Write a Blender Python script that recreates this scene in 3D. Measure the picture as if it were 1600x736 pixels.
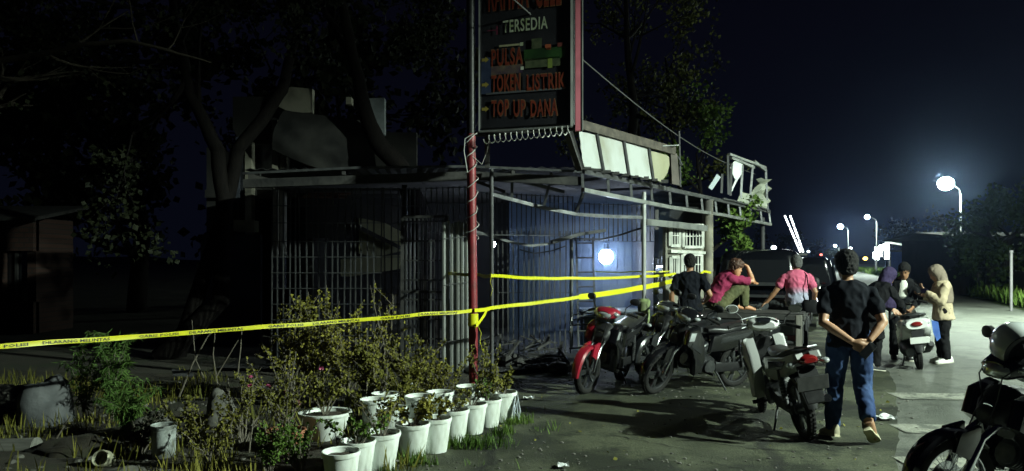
import bpy, bmesh, math, random
from mathutils import Vector as V, Matrix as M, noise as NZ
rnd = random.Random(7)
sc = bpy.context.scene
for o in list(bpy.data.objects): bpy.data.objects.remove(o)
COL = sc.collection
PI = math.pi

# ---------------------------------------------------------------- camera
F = 1150.0; HZ = 407.0; EYE = 1.65            # focal length, horizon row, eye height
cd = bpy.data.cameras.new('camera'); cam = bpy.data.objects.new('camera', cd); COL.objects.link(cam)
cam.location = (0, 0, EYE); cam.rotation_euler = (PI/2, 0, 0)
cd.sensor_width = 36; cd.lens = F/1600*36; cd.shift_y = (HZ-368)/1600
cd.clip_end = 3000; cd.clip_start = 0.05
sc.camera = cam
# ---------------------------------------------------------------- night sky
w = bpy.data.worlds.new('World'); sc.world = w; w.use_nodes = True
nt = w.node_tree; nt.nodes.clear()
out = nt.nodes.new('ShaderNodeOutputWorld'); bg = nt.nodes.new('ShaderNodeBackground')
tc = nt.nodes.new('ShaderNodeTexCoord'); sp = nt.nodes.new('ShaderNodeSeparateXYZ'); rp = nt.nodes.new('ShaderNodeValToRGB')
nt.links.new(tc.outputs['Generated'], sp.inputs[0]); nt.links.new(sp.outputs['Z'], rp.inputs[0])
rp.color_ramp.elements[0].position = 0.0; rp.color_ramp.elements[0].color = (.0020, .0026, .0060, 1)
rp.color_ramp.elements[1].position = 0.5; rp.color_ramp.elements[1].color = (.0011, .0009, .0029, 1)
nt.links.new(rp.outputs[0], bg.inputs[0]); nt.links.new(bg.outputs[0], out.inputs[0])
bg.inputs[1].default_value = 1.0
# ---------------------------------------------------------------- exposure
sc.view_settings.view_transform = 'Standard'; sc.view_settings.look = 'None'
sc.view_settings.gamma = 1; sc.view_settings.exposure = 0; sc.view_settings.use_curve_mapping = False
sc.render.engine = 'CYCLES'
cy = sc.cycles
cy.use_denoising = True; cy.max_bounces = 6; cy.diffuse_bounces = 3; cy.glossy_bounces = 3; cy.volume_bounces = 0
cy.transmission_bounces = 4; cy.transparent_max_bounces = 6; cy.sample_clamp_indirect = 4
cy.caustics_reflective = False; cy.caustics_refractive = False
LAMP_POWER = 14500; LAMP_COL = (.82, 1.0, .84)
BULB_POWER = 100

# ---------------------------------------------------------------- helpers
def P(px, py, Y): return V(((px-800)/F*Y, Y, EYE+(HZ-py)/F*Y))
def G(px, py):
    Y = EYE*F/(py-HZ); return V(((px-800)/F*Y, Y, 0))
INV = {}
def root(name, label, cat, loc=(0,0,0), rz=0, group=None, lean=0, kind=None):
    o = bpy.data.objects.new(name, None); COL.objects.link(o)
    o.empty_display_size = .1
    o.location = loc; o.rotation_euler = (lean, 0, rz)
    o['label'] = label; o['category'] = cat
    if group: o['group'] = group
    INV[o.name] = (M.Translation(V(loc)) @ M.Rotation(rz, 4, 'Z') @ M.Rotation(lean, 4, 'X')).inverted()
    return o
def struct(o): o['kind'] = 'structure'; return o
def stuff(o): o['kind'] = 'stuff'; return o
def frame_for(d):
    d = d.normalized(); up = V((0,0,1)) if abs(d.z) < .9 else V((0,1,0))
    u = d.cross(up).normalized(); return u, u.cross(d).normalized()
class MB:
    def __init__(s): s.v = []; s.f = []
    def add(s, vs, fs, X=None):
        b = len(s.v)
        s.v += [(X @ V(p)) if X is not None else V(p) for p in vs]
        s.f += [tuple(b+i for i in f) for f in fs]; return s
    def box(s, c, d, X=None, bev=0):
        c = V(c); x, y, z = d[0]/2, d[1]/2, d[2]/2
        if bev <= 0:
            vs = [c+V((a*x, b*y, e*z)) for e in (-1,1) for a, b in ((-1,-1),(1,-1),(1,1),(-1,1))]
            return s.add(vs, [(3,2,1,0),(4,5,6,7),(0,1,5,4),(1,2,6,5),(2,3,7,6),(3,0,4,7)], X)
        r = []
        for zz, k in ((-z, bev), (-z+bev, 0), (z-bev, 0), (z, bev)):
            xx, yy, q = x-k, y-k, bev
            r.append([c+V(p) for p in ((-xx+q,-yy,zz),(xx-q,-yy,zz),(xx,-yy+q,zz),(xx,yy-q,zz),(xx-q,yy,zz),(-xx+q,yy,zz),(-xx,yy-q,zz),(-xx,-yy+q,zz))])
        return s.loft(r, X)
    def loft(s, rings, X=None, cap=True, closed=False):
        n = len(rings[0]); b = 0; vs = [p for r in rings for p in r]; fs = []
        m = len(rings)
        for i in range(m if closed else m-1):
            a, c = i*n, ((i+1) % m)*n
            for j in range(n):
                k = (j+1) % n; fs.append((a+j, a+k, c+k, c+j))
        if cap and not closed:
            fs.append(tuple(range(n-1, -1, -1))); fs.append(tuple((m-1)*n+j for j in range(n)))
        return s.add(vs, fs, X)
    def tube(s, pts, r, n=8, X=None, cap=True, sx=1.0):
        pts = [V(p) for p in pts]; rr = r if isinstance(r, (list, tuple)) else [r]*len(pts)
        rings = []; u = None
        for i, p in enumerate(pts):
            d = (pts[min(i+1, len(pts)-1)]-pts[max(i-1, 0)])
            if d.length < 1e-9: d = V((0,0,1))
            d.normalize()
            if u is None: u, v = frame_for(d)
            else:
                u = (u-d*u.dot(d)); u = u.normalized() if u.length > 1e-6 else frame_for(d)[0]
                v = u.cross(d).normalized()
            rings.append([p+u*(math.cos(2*PI*j/n)*rr[i]*sx)+v*(math.sin(2*PI*j/n)*rr[i]) for j in range(n)])
        return s.loft(rings, X, cap)
    def bar(s, p, q, a, b, X=None, up=None):
        p, q = V(p), V(q); d = (q-p).normalized()
        if up is None: u, v = frame_for(d)
        else: u = d.cross(V(up)).normalized(); v = u.cross(d).normalized()
        return s.loft([[c+u*x*a/2+v*y*b/2 for x, y in ((-1,-1),(1,-1),(1,1),(-1,1))] for c in (p, q)], X)
    def rev(s, prof, n=20, X=None, closed=False):          # profile of (radius, height) about z
        rings = [[V((r*math.cos(2*PI*j/n), r*math.sin(2*PI*j/n), z)) for j in range(n)] for r, z in prof]
        return s.loft(rings, X, not closed, closed)
    def ball(s, c, r, X=None, n=12, m=8):
        c = V(c); r = r if isinstance(r, (tuple, list, V)) else (r, r, r); rings = []
        for i in range(m+1):
            t = PI*(i+.02)/(m+.04) if i else .06
            if i == m: t = PI-.06
            rings.append([c+V((r[0]*math.sin(t)*math.cos(2*PI*j/n), r[1]*math.sin(t)*math.sin(2*PI*j/n), -r[2]*math.cos(t))) for j in range(n)])
        return s.loft(rings, X)
    def poly(s, pts, thick, X=None):                       # flat polygon with thickness along its normal
        pts = [V(p) for p in pts]; nrm = (pts[1]-pts[0]).cross(pts[2]-pts[0]).normalized()
        n = len(pts); return s.loft([[p-nrm*thick/2 for p in pts], [p+nrm*thick/2 for p in pts]], X)
    def mesh(s, name, mat, smooth=40):
        me = bpy.data.meshes.new(name); me.from_pydata(s.v, [], s.f); me.update()
        if mat: me.materials.append(mat)
        if smooth:
            me.polygons.foreach_set('use_smooth', [True]*len(me.polygons)); me.set_sharp_from_angle(angle=math.radians(smooth))
        return me
    def build(s, name, mat, parent=None, world=False, smooth=40, label=None):
        if world and parent is not None:
            t = parent
            while t.parent: t = t.parent
            iv = INV[t.name]; s.v = [iv @ p for p in s.v]
        return put(name, s.mesh(name, mat, smooth), parent, label=label)
    def thing(s, name, mat, label, cat, loc=None, group=None, smooth=40):
        if loc is None:
            xs = [p.x for p in s.v]; ys = [p.y for p in s.v]; zs = [p.z for p in s.v]
            loc = V(((min(xs)+max(xs))/2, (min(ys)+max(ys))/2, min(zs)))
        loc = V(loc); s.v = [p-loc for p in s.v]
        o = put(name, s.mesh(name, mat, smooth)); o.location = loc
        INV[o.name] = M.Translation(-loc)
        o['label'] = label; o['category'] = cat
        if group: o['group'] = group
        return o
def put(name, me, parent=None, X=None, label=None):
    o = bpy.data.objects.new(name, me); COL.objects.link(o)
    if parent is not None: o.parent = parent
    if X is not None: o.matrix_basis = X
    if label: o['label'] = label
    return o
def copy_tree(o, parent=None):
    c = o.copy(); COL.objects.link(c); c.parent = parent
    for ch in list(o.children): copy_tree(ch, c)
    return c
def sell(c, a, b, n=16, p=2.6, axis='x'):                  # superellipse ring facing along an axis
    c = V(c); out = []
    for j in range(n):
        t = 2*PI*j/n; ct, st = math.cos(t), math.sin(t)
        y = a*abs(ct)**(2/p)*(1 if ct > 0 else -1); z = b*abs(st)**(2/p)*(1 if st > 0 else -1)
        out.append(c+(V((0, y, z)) if axis == 'x' else V((y, 0, z)) if axis == 'y' else V((y, z, 0))))
    return out

# ---------------------------------------------------------------- materials
MATS = {}
def mat(name, col, rough=.6, metal=0, col2=None, scale=6, bump=0, bscale=None, coat=0, detail=6, lo=.35, hi=.7, spec=.5, emit=None, es=0, alpha=1, trans=0, stretch=None, bdist=.02):
    if name in MATS: return MATS[name]
    m = bpy.data.materials.new(name); m.use_nodes = True; n = m.node_tree.nodes; l = m.node_tree.links
    b = n['Principled BSDF']
    b.inputs['Roughness'].default_value = rough; b.inputs['Metallic'].default_value = metal
    b.inputs['Base Color'].default_value = (*col, 1); b.inputs['Coat Weight'].default_value = coat
    b.inputs['Specular IOR Level'].default_value = spec; b.inputs['Transmission Weight'].default_value = trans
    t = n.new('ShaderNodeTexCoord'); src = t.outputs['Object']
    if stretch:
        mp = n.new('ShaderNodeMapping'); mp.inputs['Scale'].default_value = stretch; l.new(src, mp.inputs[0]); src = mp.outputs[0]
    if col2 is not None:
        x = n.new('ShaderNodeTexNoise'); x.inputs['Scale'].default_value = scale; x.inputs['Detail'].default_value = detail
        l.new(src, x.inputs['Vector'])
        r = n.new('ShaderNodeValToRGB'); r.color_ramp.elements[0].position = lo; r.color_ramp.elements[1].position = hi
        r.color_ramp.elements[0].color = (*col, 1); r.color_ramp.elements[1].color = (*col2, 1)
        l.new(x.outputs['Fac'], r.inputs[0]); l.new(r.outputs[0], b.inputs['Base Color'])
        rr = n.new('ShaderNodeMapRange'); rr.inputs['To Min'].default_value = rough*.8; rr.inputs['To Max'].default_value = min(1, rough*1.25)
        l.new(x.outputs['Fac'], rr.inputs[0]); l.new(rr.outputs[0], b.inputs['Roughness'])
    if bump:
        y = n.new('ShaderNodeTexNoise'); y.inputs['Scale'].default_value = bscale or scale*4; y.inputs['Detail'].default_value = 5
        l.new(src, y.inputs['Vector'])
        bp = n.new('ShaderNodeBump'); bp.inputs['Strength'].default_value = bump; bp.inputs['Distance'].default_value = bdist
        l.new(y.outputs['Fac'], bp.inputs['Height']); l.new(bp.outputs[0], b.inputs['Normal'])
    if emit:
        b.inputs['Emission Color'].default_value = (*emit, 1); b.inputs['Emission Strength'].default_value = es
    MATS[name] = m; return m
soot   = mat('charred metal', (.012,.012,.013), .8, .0, (.05,.048,.046), 5, .3)
steel  = mat('galvanised steel', (.13,.135,.14), .5, .6, (.045,.045,.05), 7, .15)
steel_d= mat('sooty steel', (.035,.036,.038), .65, .4, (.085,.085,.09), 6, .2)
silver = mat('silver paint', (.26,.27,.26), .45, .5, (.10,.10,.10), 4, .1, lo=.45, hi=.75, stretch=(1,1,.5))
redp   = mat('weathered red paint', (.20,.016,.022), .5, 0, (.10,.013,.014), 9, .15, lo=.4, hi=.75)
whitewall = mat('dirty plaster', (.36,.35,.30), .9, 0, (.12,.115,.10), 1.6, .25, lo=.4, hi=.7)
greywall  = mat('blue grey plaster', (.16,.175,.22), .9, 0, (.08,.085,.10), 1.4, .2)
charwall  = mat('charred plaster', (.035,.034,.034), .95, 0, (.10,.095,.09), 1.3, .3)
black  = mat('black plastic', (.008,.008,.009), .45, 0, (.015,.015,.016), 20, .05, spec=.3)
rubber = mat('tyre rubber', (.012,.012,.012), .85, 0, (.022,.021,.02), 25, .2, spec=.15)
chrome = mat('chrome', (.62,.64,.66), .14, 1.0, (.45,.46,.48), 12)
alu    = mat('cast aluminium', (.13,.135,.14), .4, .9, (.07,.07,.075), 14, .1)
seatm  = mat('seat vinyl', (.010,.010,.011), .36, 0, (.018,.018,.019), 18, .15, spec=.4)
glassd = mat('dark glass', (.010,.011,.013), .06, 0, coat=.6)
lens   = mat('clear lens', (.52,.54,.56), .08, .5, coat=.6)
redlens= mat('red lens', (.16,.008,.008), .15, 0, coat=.8)
ambl   = mat('amber lens', (.5,.18,.01), .2, 0, coat=.6)
mirror = mat('mirror glass', (.85,.88,.9), .04, 1.0)
soil   = mat('potting soil', (.030,.022,.015), .95, 0, (.06,.045,.03), 20, .6)
paintw = mat('white paint', (.72,.74,.72), .5, 0, (.52,.54,.50), 4, .1, lo=.5, hi=.75)
# ================================================================ SETTING
def sheet(name, pts, z, m, sub=0):
    me = bpy.data.meshes.new(name); me.from_pydata([(p[0], p[1], z) for p in pts], [], [tuple(range(len(pts)))]); me.update()
    if me.polygons[0].normal.z < 0: me.flip_normals()
    me.materials.append(m); o = put(name, me); return struct(o)
def ground_mat(name, a, b, c, sc1, sc2, rough, bump, crack=None, grain=180, dark_blot=None, con=(.38,.62,.5,.66)):
    m = bpy.data.materials.new(name); m.use_nodes = True; n = m.node_tree.nodes; l = m.node_tree.links
    bs = n['Principled BSDF']; t = n.new('ShaderNodeTexCoord'); src = t.outputs['Object']
    def noise(s, d, vec=src):
        x = n.new('ShaderNodeTexNoise'); x.inputs['Scale'].default_value = s; x.inputs['Detail'].default_value = d; x.inputs['Roughness'].default_value = .62; l.new(vec, x.inputs['Vector']); return x
    def ramp(fac, c0, c1, lo, hi):
        r = n.new('ShaderNodeValToRGB'); r.color_ramp.elements[0].position = lo; r.color_ramp.elements[1].position = hi
        r.color_ramp.elements[0].color = (*c0, 1); r.color_ramp.elements[1].color = (*c1, 1); l.new(fac, r.inputs[0]); return r
    n1, n2, n3 = noise(sc1, 8), noise(sc2, 6), noise(grain, 3)
    r1 = ramp(n1.outputs['Fac'], a, b, con[0], con[1]); r2 = ramp(n2.outputs['Fac'], (0,0,0), (1,1,1), con[2], con[3])
    mx = n.new('ShaderNodeMix'); mx.data_type = 'RGBA'; l.new(r2.outputs[0], mx.inputs['Factor']); l.new(r1.outputs[0], mx.inputs['A']); mx.inputs['B'].default_value = (*c, 1)
    gr = ramp(n3.outputs['Fac'], (.55,.55,.55), (1.3,1.3,1.3), .35, .65)
    mu = n.new('ShaderNodeMix'); mu.data_type = 'RGBA'; mu.blend_type = 'MULTIPLY'; mu.inputs['Factor'].default_value = 1
    l.new(mx.outputs['Result'], mu.inputs['A']); l.new(gr.outputs[0], mu.inputs['B']); col = mu.outputs['Result']
    if crack:
        vo = n.new('ShaderNodeTexVoronoi'); vo.feature = 'DISTANCE_TO_EDGE'; vo.inputs['Scale'].default_value = crack
        wn = noise(1.4, 5); mv = n.new('ShaderNodeMix'); mv.data_type = 'RGBA'; mv.inputs['Factor'].default_value = .35
        l.new(src, mv.inputs['A']); l.new(wn.outputs['Color'], mv.inputs['B']); l.new(mv.outputs['Result'], vo.inputs['Vector'])
        cr = ramp(vo.outputs['Distance'], (.12,.12,.12), (1,1,1), .006, .022)
        m2 = n.new('ShaderNodeMix'); m2.data_type = 'RGBA'; m2.blend_type = 'MULTIPLY'; m2.inputs['Factor'].default_value = .8
        l.new(col, m2.inputs['A']); l.new(cr.outputs[0], m2.inputs['B']); col = m2.outputs['Result']
    if dark_blot:                                                   # multiplies the colour darker inside a ragged oval
        sx = n.new('ShaderNodeVectorMath'); sx.operation = 'SUBTRACT'; l.new(src, sx.inputs[0]); sx.inputs[1].default_value = (dark_blot[0], dark_blot[1], 0)
        sy = n.new('ShaderNodeVectorMath'); sy.operation = 'MULTIPLY'; l.new(sx.outputs[0], sy.inputs[0]); sy.inputs[1].default_value = (1/dark_blot[2], 1/dark_blot[3], 0)
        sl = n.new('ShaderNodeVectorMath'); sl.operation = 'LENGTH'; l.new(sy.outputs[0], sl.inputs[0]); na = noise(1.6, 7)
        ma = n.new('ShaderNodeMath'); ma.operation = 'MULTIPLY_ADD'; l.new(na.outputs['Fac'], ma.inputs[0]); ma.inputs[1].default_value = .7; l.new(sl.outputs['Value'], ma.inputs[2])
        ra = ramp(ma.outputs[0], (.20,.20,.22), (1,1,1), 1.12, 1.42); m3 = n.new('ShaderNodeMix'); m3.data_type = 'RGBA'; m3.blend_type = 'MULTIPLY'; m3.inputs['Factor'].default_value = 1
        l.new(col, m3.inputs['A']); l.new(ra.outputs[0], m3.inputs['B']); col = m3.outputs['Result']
    l.new(col, bs.inputs['Base Color']); bs.inputs['Roughness'].default_value = rough
    ad = n.new('ShaderNodeMath'); ad.operation = 'MULTIPLY_ADD'; l.new(n2.outputs['Fac'], ad.inputs[0]); ad.inputs[1].default_value = 2.5; l.new(n3.outputs['Fac'], ad.inputs[2])
    bp = n.new('ShaderNodeBump'); bp.inputs['Strength'].default_value = bump; bp.inputs['Distance'].default_value = .02
    l.new(ad.outputs[0], bp.inputs['Height']); l.new(bp.outputs[0], bs.inputs['Normal']); return m
m_earth = ground_mat('dry earth', (.035,.032,.024), (.06,.055,.04), (.03,.04,.018), .5, 1.7, .95, .6)
m_road  = ground_mat('road asphalt', (.072,.077,.065), (.115,.120,.102), (.052,.056,.047), .45, 2.0, .66, .7, con=(.43,.58,.52,.62), grain=60)
m_lot   = ground_mat('worn asphalt', (.125,.145,.060), (.34,.375,.19), (.055,.074,.024), .85, .95, .8, .8, crack=.5, con=(.44,.57,.50,.57), grain=70, dark_blot=(1.3,10.8,2.5,2.65))
m_soil  = ground_mat('garden soil', (.02,.017,.012), (.05,.042,.028), (.028,.034,.014), 1.2, 3.5, .95, .9)
m_floor = ground_mat('sooty floor', (.03,.03,.032), (.06,.06,.062), (.02,.02,.02), .9, 2.5, .55, .4)
m_line  = ground_mat('worn road paint', (.20,.205,.17), (.27,.27,.23), (.095,.10,.085), 3.0, 6.0, .8, .4, con=(.4,.6,.50,.58), grain=60)
sheet('ground', [(-700,-60),(900,-60),(900,1500),(-700,1500)], 0, m_earth)
rl = lambda y: 5.0+(y-9.8)*.415 if y > 9.8 else 5.0-(9.8-y)*.51   # road's edge next to the shop lot
rw = lambda y: 5.7 if y < 30 else 5.7-(y-30)*.012
ys = [-14, 0, 3, 6, 9.8, 14, 20, 30, 50, 90, 150, 300, 600]
sheet('road', [(rl(y), y) for y in ys]+[(rl(y)+rw(y)*1.05+1.2, y) for y in reversed(ys)], .004, m_road)
# edge of the lot is ragged
edge = []
for i in range(360):
    y = -10+i*.1222
    edge.append((rl(y)+.10+.07*NZ.noise((y*.9, 3, 0))+.03*NZ.noise((y*3, 7, 0))+.02*NZ.noise((y*9, 9, 0)), y))
lm = MB(); rows = [(-10,-2.6),(2,-2.6),(4.6,-2.4),(5.45,-1.75),(5.95,-1.3),(6.45,-.9),(7.05,-.6),(7.7,-.3),(9.0,-.6),(10.2,-.3),(11.2,1.2),(15,3.2),(20,5.4),(26,7.5),(34,11)]
def lleft(y):
    for (a, xa), (b, xb) in zip(rows[:-1], rows[1:]):
        if a <= y <= b: return xa+(xb-xa)*(y-a)/(b-a)
    return rows[-1][1]
for k, (x, y) in enumerate(edge):
    xl = lleft(y)+.05*NZ.noise((y*3, 1, 1))
    lm.v += [V((xl, y, .008)), V((xl*.5+x*.5, y, .008)), V((x, y, .008))]
    if k: b = 3*k; lm.f += [(b-3, b-2, b+1, b), (b-2, b-1, b+2, b+1)]
struct(lm.build('paved_lot', m_lot, smooth=0))
for k, (px, py, L) in enumerate(((1398, 620, 5.2), (1402, 671, 5.0), (1408, 724, 4.8))):
    a = G(px, py); t = .045; d = V((math.cos(-t), math.sin(-t), 0)); nn = V((-d.y, d.x, 0)); wd = (.21, .19, .17)[k]
    pts = []
    for i in range(24):
        s = i/23*L; pts.append(a+d*s+nn*(wd+.02*NZ.noise((s*3, k, 0))))
    for i in range(23, -1, -1):
        s = i/23*L; pts.append(a+d*s-nn*(wd+.02*NZ.noise((s*3, k+9, 0))))
    sheet('road_marking', [(p.x, p.y) for p in pts], .0125, m_line)
# long cracks and tyre ruts in the old asphalt
m_crk = mat('open crack', (.012,.012,.010), .95)
def crack(pix, wd, seed):
    pts = [G(*p) for p in pix]; fine = []
    for i in range(len(pts)-1):
        for j in range(8): fine.append(pts[i].lerp(pts[i+1], j/8))
    v = []; f = []
    for i, p in enumerate(fine):
        d = (fine[min(i+1, len(fine)-1)]-fine[max(i-1, 0)]).normalized(); nn = V((-d.y, d.x, 0))
        o = .05*NZ.noise((i*.6, seed, 0)); ww = wd*(.4+.9*abs(NZ.noise((i*.8, seed, 5))))
        v += [p+nn*(o+ww)+V((0,0,.0125)), p+nn*(o-ww)+V((0,0,.0125))]
        if i: f.append((2*i-2, 2*i-1, 2*i+1, 2*i))
    me = bpy.data.meshes.new('pavement_crack'); me.from_pydata(v, [], f); me.materials.append(m_crk); struct(put('pavement_crack', me))
crack([(935,655),(985,668),(1040,682),(1110,693),(1170,702),(1260,708)], .012, 1)
crack([(960,682),(1010,692),(1060,702),(1085,706)], .010, 2)
crack([(1180,668),(1240,688),(1290,703),(1350,716)], .008, 3)
crack([(826,672),(840,682),(843,690)], .008, 4)
crack([(1100,722),(1160,735),(1200,752)], .008, 5)
crack([(870,748),(960,730),(1040,738)], .009, 6)
# the garden bed, slightly raised and lumpy
def bed(x, y): return .05+.05*NZ.noise((x*.9, y*.9, 1))+.025*NZ.noise((x*3, y*3, 2))
gm = MB(); nx, ny = 90, 50
for j in range(ny+1):
    for i in range(nx+1):
        y = 3.2+j/ny*7.3
        xr = -.62+min(0, (y-7.2)*.62) if y < 7.2 else -.62
        xr = min(xr+.32, -.30); x = -9.5+(xr+9.5)*i/nx
        gm.v.append(V((x, y, bed(x, y)*min(1, (nx-i)/6)+.009)))
for j in range(ny):
    for i in range(nx):
        a = j*(nx+1)+i; gm.f.append((a, a+1, a+nx+2, a+nx+1))
struct(gm.build('garden_bed', m_soil, smooth=180))
def bedz(x, y): return max(.01, bed(x, y))
# grass verge across the road and the far ridge
m_turf = ground_mat('rough turf', (.03,.06,.012), (.06,.10,.02), (.05,.06,.02), .2, .9, .95, .6)
vb = MB()
for i in range(41):
    y = 14+i*4.0; x0 = rl(y)+rw(y)+.15+.2*NZ.noise((y, 1, 1))
    vb.v += [V((x0, y, .012)), V((x0+1.2, y, .12)), V((x0+14+y*.05, y, .16))]
    if i: b = 3*i; vb.f += [(b-3, b-2, b+1, b), (b-2, b-1, b+2, b+1)]
o = vb.build('grass_verge', m_turf, smooth=180); struct(o)
m_hill = mat('far ridge', (.012,.018,.012), .95, 0, (.03,.04,.02), .05)
hb = MB(); n = 120
for i in range(n):
    x = -420+i*8.0; y = 330+30*math.sin(i*.2)
    h = 3.0+2.6*NZ.noise((i*.13, 0, 0))+1.6*NZ.noise((i*.55, 2, 0))+1.0*NZ.noise((i*1.7, 5, 0))
    hb.v += [V((x, y-14, -.5)), V((x, y, max(.8, h))), V((x, y+30, -.5))]
    if i: b = 3*i; hb.f += [(b-3, b, b+1, b-2), (b-2, b+1, b+2, b-1)]
struct(hb.build('far_ridge', m_hill, smooth=0))

# ================================================================ STREET LAMPS
m_pole = mat('lamp pole paint', (.20,.21,.21), .6, .2, (.12,.125,.125), 3)
m_led = mat('street lamp light', (1,1,1), .3, emit=LAMP_COL, es=900)
m_led2 = mat('far lamp light', (1,1,1), .3, emit=(.78,.95,1.0), es=500)
def street_lamp(base, head, label, power, big=.2, m=None, group='tall street lamps along the road', size=176, blend=.25):
    base, head = V(base), V(head); t = root('street_lamp', label, 'street lamp', base, group=group)
    top = V((base.x, base.y, head.z-.55)); d = (head-top); 
    mb = MB(); mb.tube([base, base+V((0,0,.35)), base+V((0,0,.36)), top], [.13,.13,.085,.055], 10); mb.build('pole', m_pole, t, True)
    mb = MB(); mb.tube([top-V((0,0,.1)), top+V((d.x*.08,d.y*.08,.25)), top.lerp(head, .45)+V((0,0,.22)), head+V((0,0,.10))], .035, 8); mb.build('arm', m_pole, t, True)
    hd = V((d.x, d.y, 0)).normalized(); X = M.Translation(head)@M.Rotation(math.atan2(hd.y, hd.x), 4, 'Z')
    mb = MB(); mb.loft([sell((-.34,0,.10), .05,.04), sell((-.2,0,.09), .13,.07), sell((.1,0,.085), .17,.075), sell((.38,0,.07), .10,.04)], X); mb.build('lamp_head', m_pole, t, True)
    mb = MB(); mb.ball((0,0,-.0), (big*1.1, big, big*.9), X); mb.build('lens_glare', m or m_led, t, True)  # glowing ball, swollen on the visible lamps to take in their glare
    ld = bpy.data.lights.new('lamp_light', 'SPOT'); ld.energy = power; ld.color = LAMP_COL; ld.shadow_soft_size = .12
    ld.spot_size = math.radians(size); ld.spot_blend = blend
    lo = bpy.data.objects.new('lamp_light', ld); COL.objects.link(lo); lo.parent = t; lo.location = head-base-V((0,0,.2+big*.3))
    return t
street_lamp((12.9,2.6,0), (11.4,2.9,6.7), 'street lamp just outside the right edge, lighting the lot and the pots', LAMP_POWER, size=172, blend=.2)
street_lamp((17.0,18.6,0), (15.4,18.3,6.4), 'street lamp outside the right edge, lighting the road behind the scooter', LAMP_POWER*1.0, size=130, blend=.5)
h1 = P(1478,287,44); street_lamp((h1.x+1.25,h1.y+.6,0), h1, 'brightest street lamp, above the dark tree on the right', 5000, .42)
h3 = P(1355,339,86); street_lamp((h3.x+1.35,h3.y+.5,0), h3, 'street lamp on the pole behind the bright white shop sign', 6000, .24, m_led2)
h2 = P(1313,354,108); street_lamp((h2.x+1.4,h2.y+.5,0), h2, 'farther bright street lamp left of the white shop sign', 6000, .36, m_led2)
h4 = P(1305,384,235); street_lamp((h4.x+1.5,h4.y+.5,0), h4, 'small faint street lamp low above the far end of the road', 4000, .40, m_led2)
# ================================================================ THE BURNT SHOP
shop = root('burnt_shop', 'burnt out corner shop behind security bars under a metal awning', 'shop', (0,11,0))
zA = 2.79
A = P(380,271,9.62); C = V((.90,9.45,zA)); D = V((5.77,16.5,2.74)); A2 = V((-3.7,12.6,3.0)); C2 = V((.3,12.4,3.02)); D2 = V((3.9,17.6,2.98))
m_sheet = mat('burnt roofing', (.022,.022,.024), .75, .3, (.07,.068,.066), 3, .2)
# roof sheets: corrugated strips from eave to wall
def corr(p0, p1, q0, q1, n, amp, mb):
    top = []
    for i in range(n+1):
        t = i/n; dz = amp*(1 if i % 2 else -1); sag = .04*NZ.noise((t*6, p0.x, 0))
        top.append((V(p0).lerp(V(p1), t)+V((0,0,dz)), V(q0).lerp(V(q1), t)+V((0,0,dz+sag))))
    for i in range(n):
        a, b = top[i]; c, d = top[i+1]; up = V((0,0,.004))
        mb.loft([[a, c, c+up, a+up], [b, d, d+up, b+up]])
mb = MB(); corr(A+V((0,.05,.06)), C+V((0,.05,.06)), A2, C2, 60, .012, mb); corr(C+V((0,.06,.06)), D+V((-.05,.05,.06)), C2, D2, 96, .012, mb)
mb.build('awning_roof', m_sheet, shop, True, smooth=0)
def beam(name, pts, a, m, par=None, n=4):
    mb = MB()
    for p, q in zip(pts[:-1], pts[1:]): mb.bar(p, q, a, a)
    return mb.build(name, m, par or shop, True, smooth=0)
beam('eave_beam', [A, P(560,262,9.55), P(735,260,9.5), C], .03, steel)
beam('eave_beam', [A+V((0,.06,-.13)), P(735,275,9.56), C+V((0,.06,-.12))], .11, soot)
tr = beam('truss_chord', [C+V((.01,0,0)), C.lerp(D, .5)+V((0,0,.015)), D], .06, steel_d)
C_l, D_l = V((.91,9.45,2.555)), V((5.80,16.5,2.455))
lo = beam('truss_chord', [C_l, C_l.lerp(D_l, .33)+V((0,0,-.02)), C_l.lerp(D_l, .62)+V((0,0,.012)), D_l], .055, silver)
for i in range(13):
    t = min(.995, i*.0835)
    p = C.lerp(D, t); q = C_l.lerp(D_l, t)
    tt = .02*NZ.noise((i, 4, 2))
    beam('truss_rung', [p+V((0,0,-.026)), q+V((tt,0,.03))], .036, steel)
for i in range(4):                                                # a bent gutter strip hanging over the truss
    t = .62+i*.09
    beam('gutter_strip', [C.lerp(D, t)+V((.03,-.05,.05)), C.lerp(D, t+.088)+V((.03,-.05,.05-.012*i))], .03, steel_d)
for t in (.1, .3, .5, .7, .9):                                    # rafters under the roof sheets
    beam('rafter', [C.lerp(D, t)+V((0,0,.02)), C2.lerp(D2, t)+V((0,0,-.04))], .045, soot)
for t in (.04, .3, .55, .8):
    beam('rafter', [A.lerp(C, t)+V((0,0,.0)), A2.lerp(C2, t)+V((0,0,-.05))], .045, soot)
# lower sagging beam and its hangers
S = [P(765,303,9.6), P(800,312,9.7), P(850,325,9.9), P(900,335,10.2), P(950,338,10.6), P(1003,340,11.0)]
beam('sagging_beam', S, .045, steel)
for px, y0, Y in ((800,268,9.62), (862,270,9.75), (912,300,9.95)):
    top = P(px, y0, Y); j = min(range(6), key=lambda k: abs((S[k].x/S[k].y*F+800)-px))
    beam('hanger', [top, V((S[j].x, S[j].y, S[j].z+.03))], .035, steel)
beam('ceiling_strut', [P(795,278,10.2), P(880,300,11.2)], .05, steel_d)
beam('ceiling_strut', [P(700,268,10.2), P(790,300,10.0)], .04, steel_d)
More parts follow.
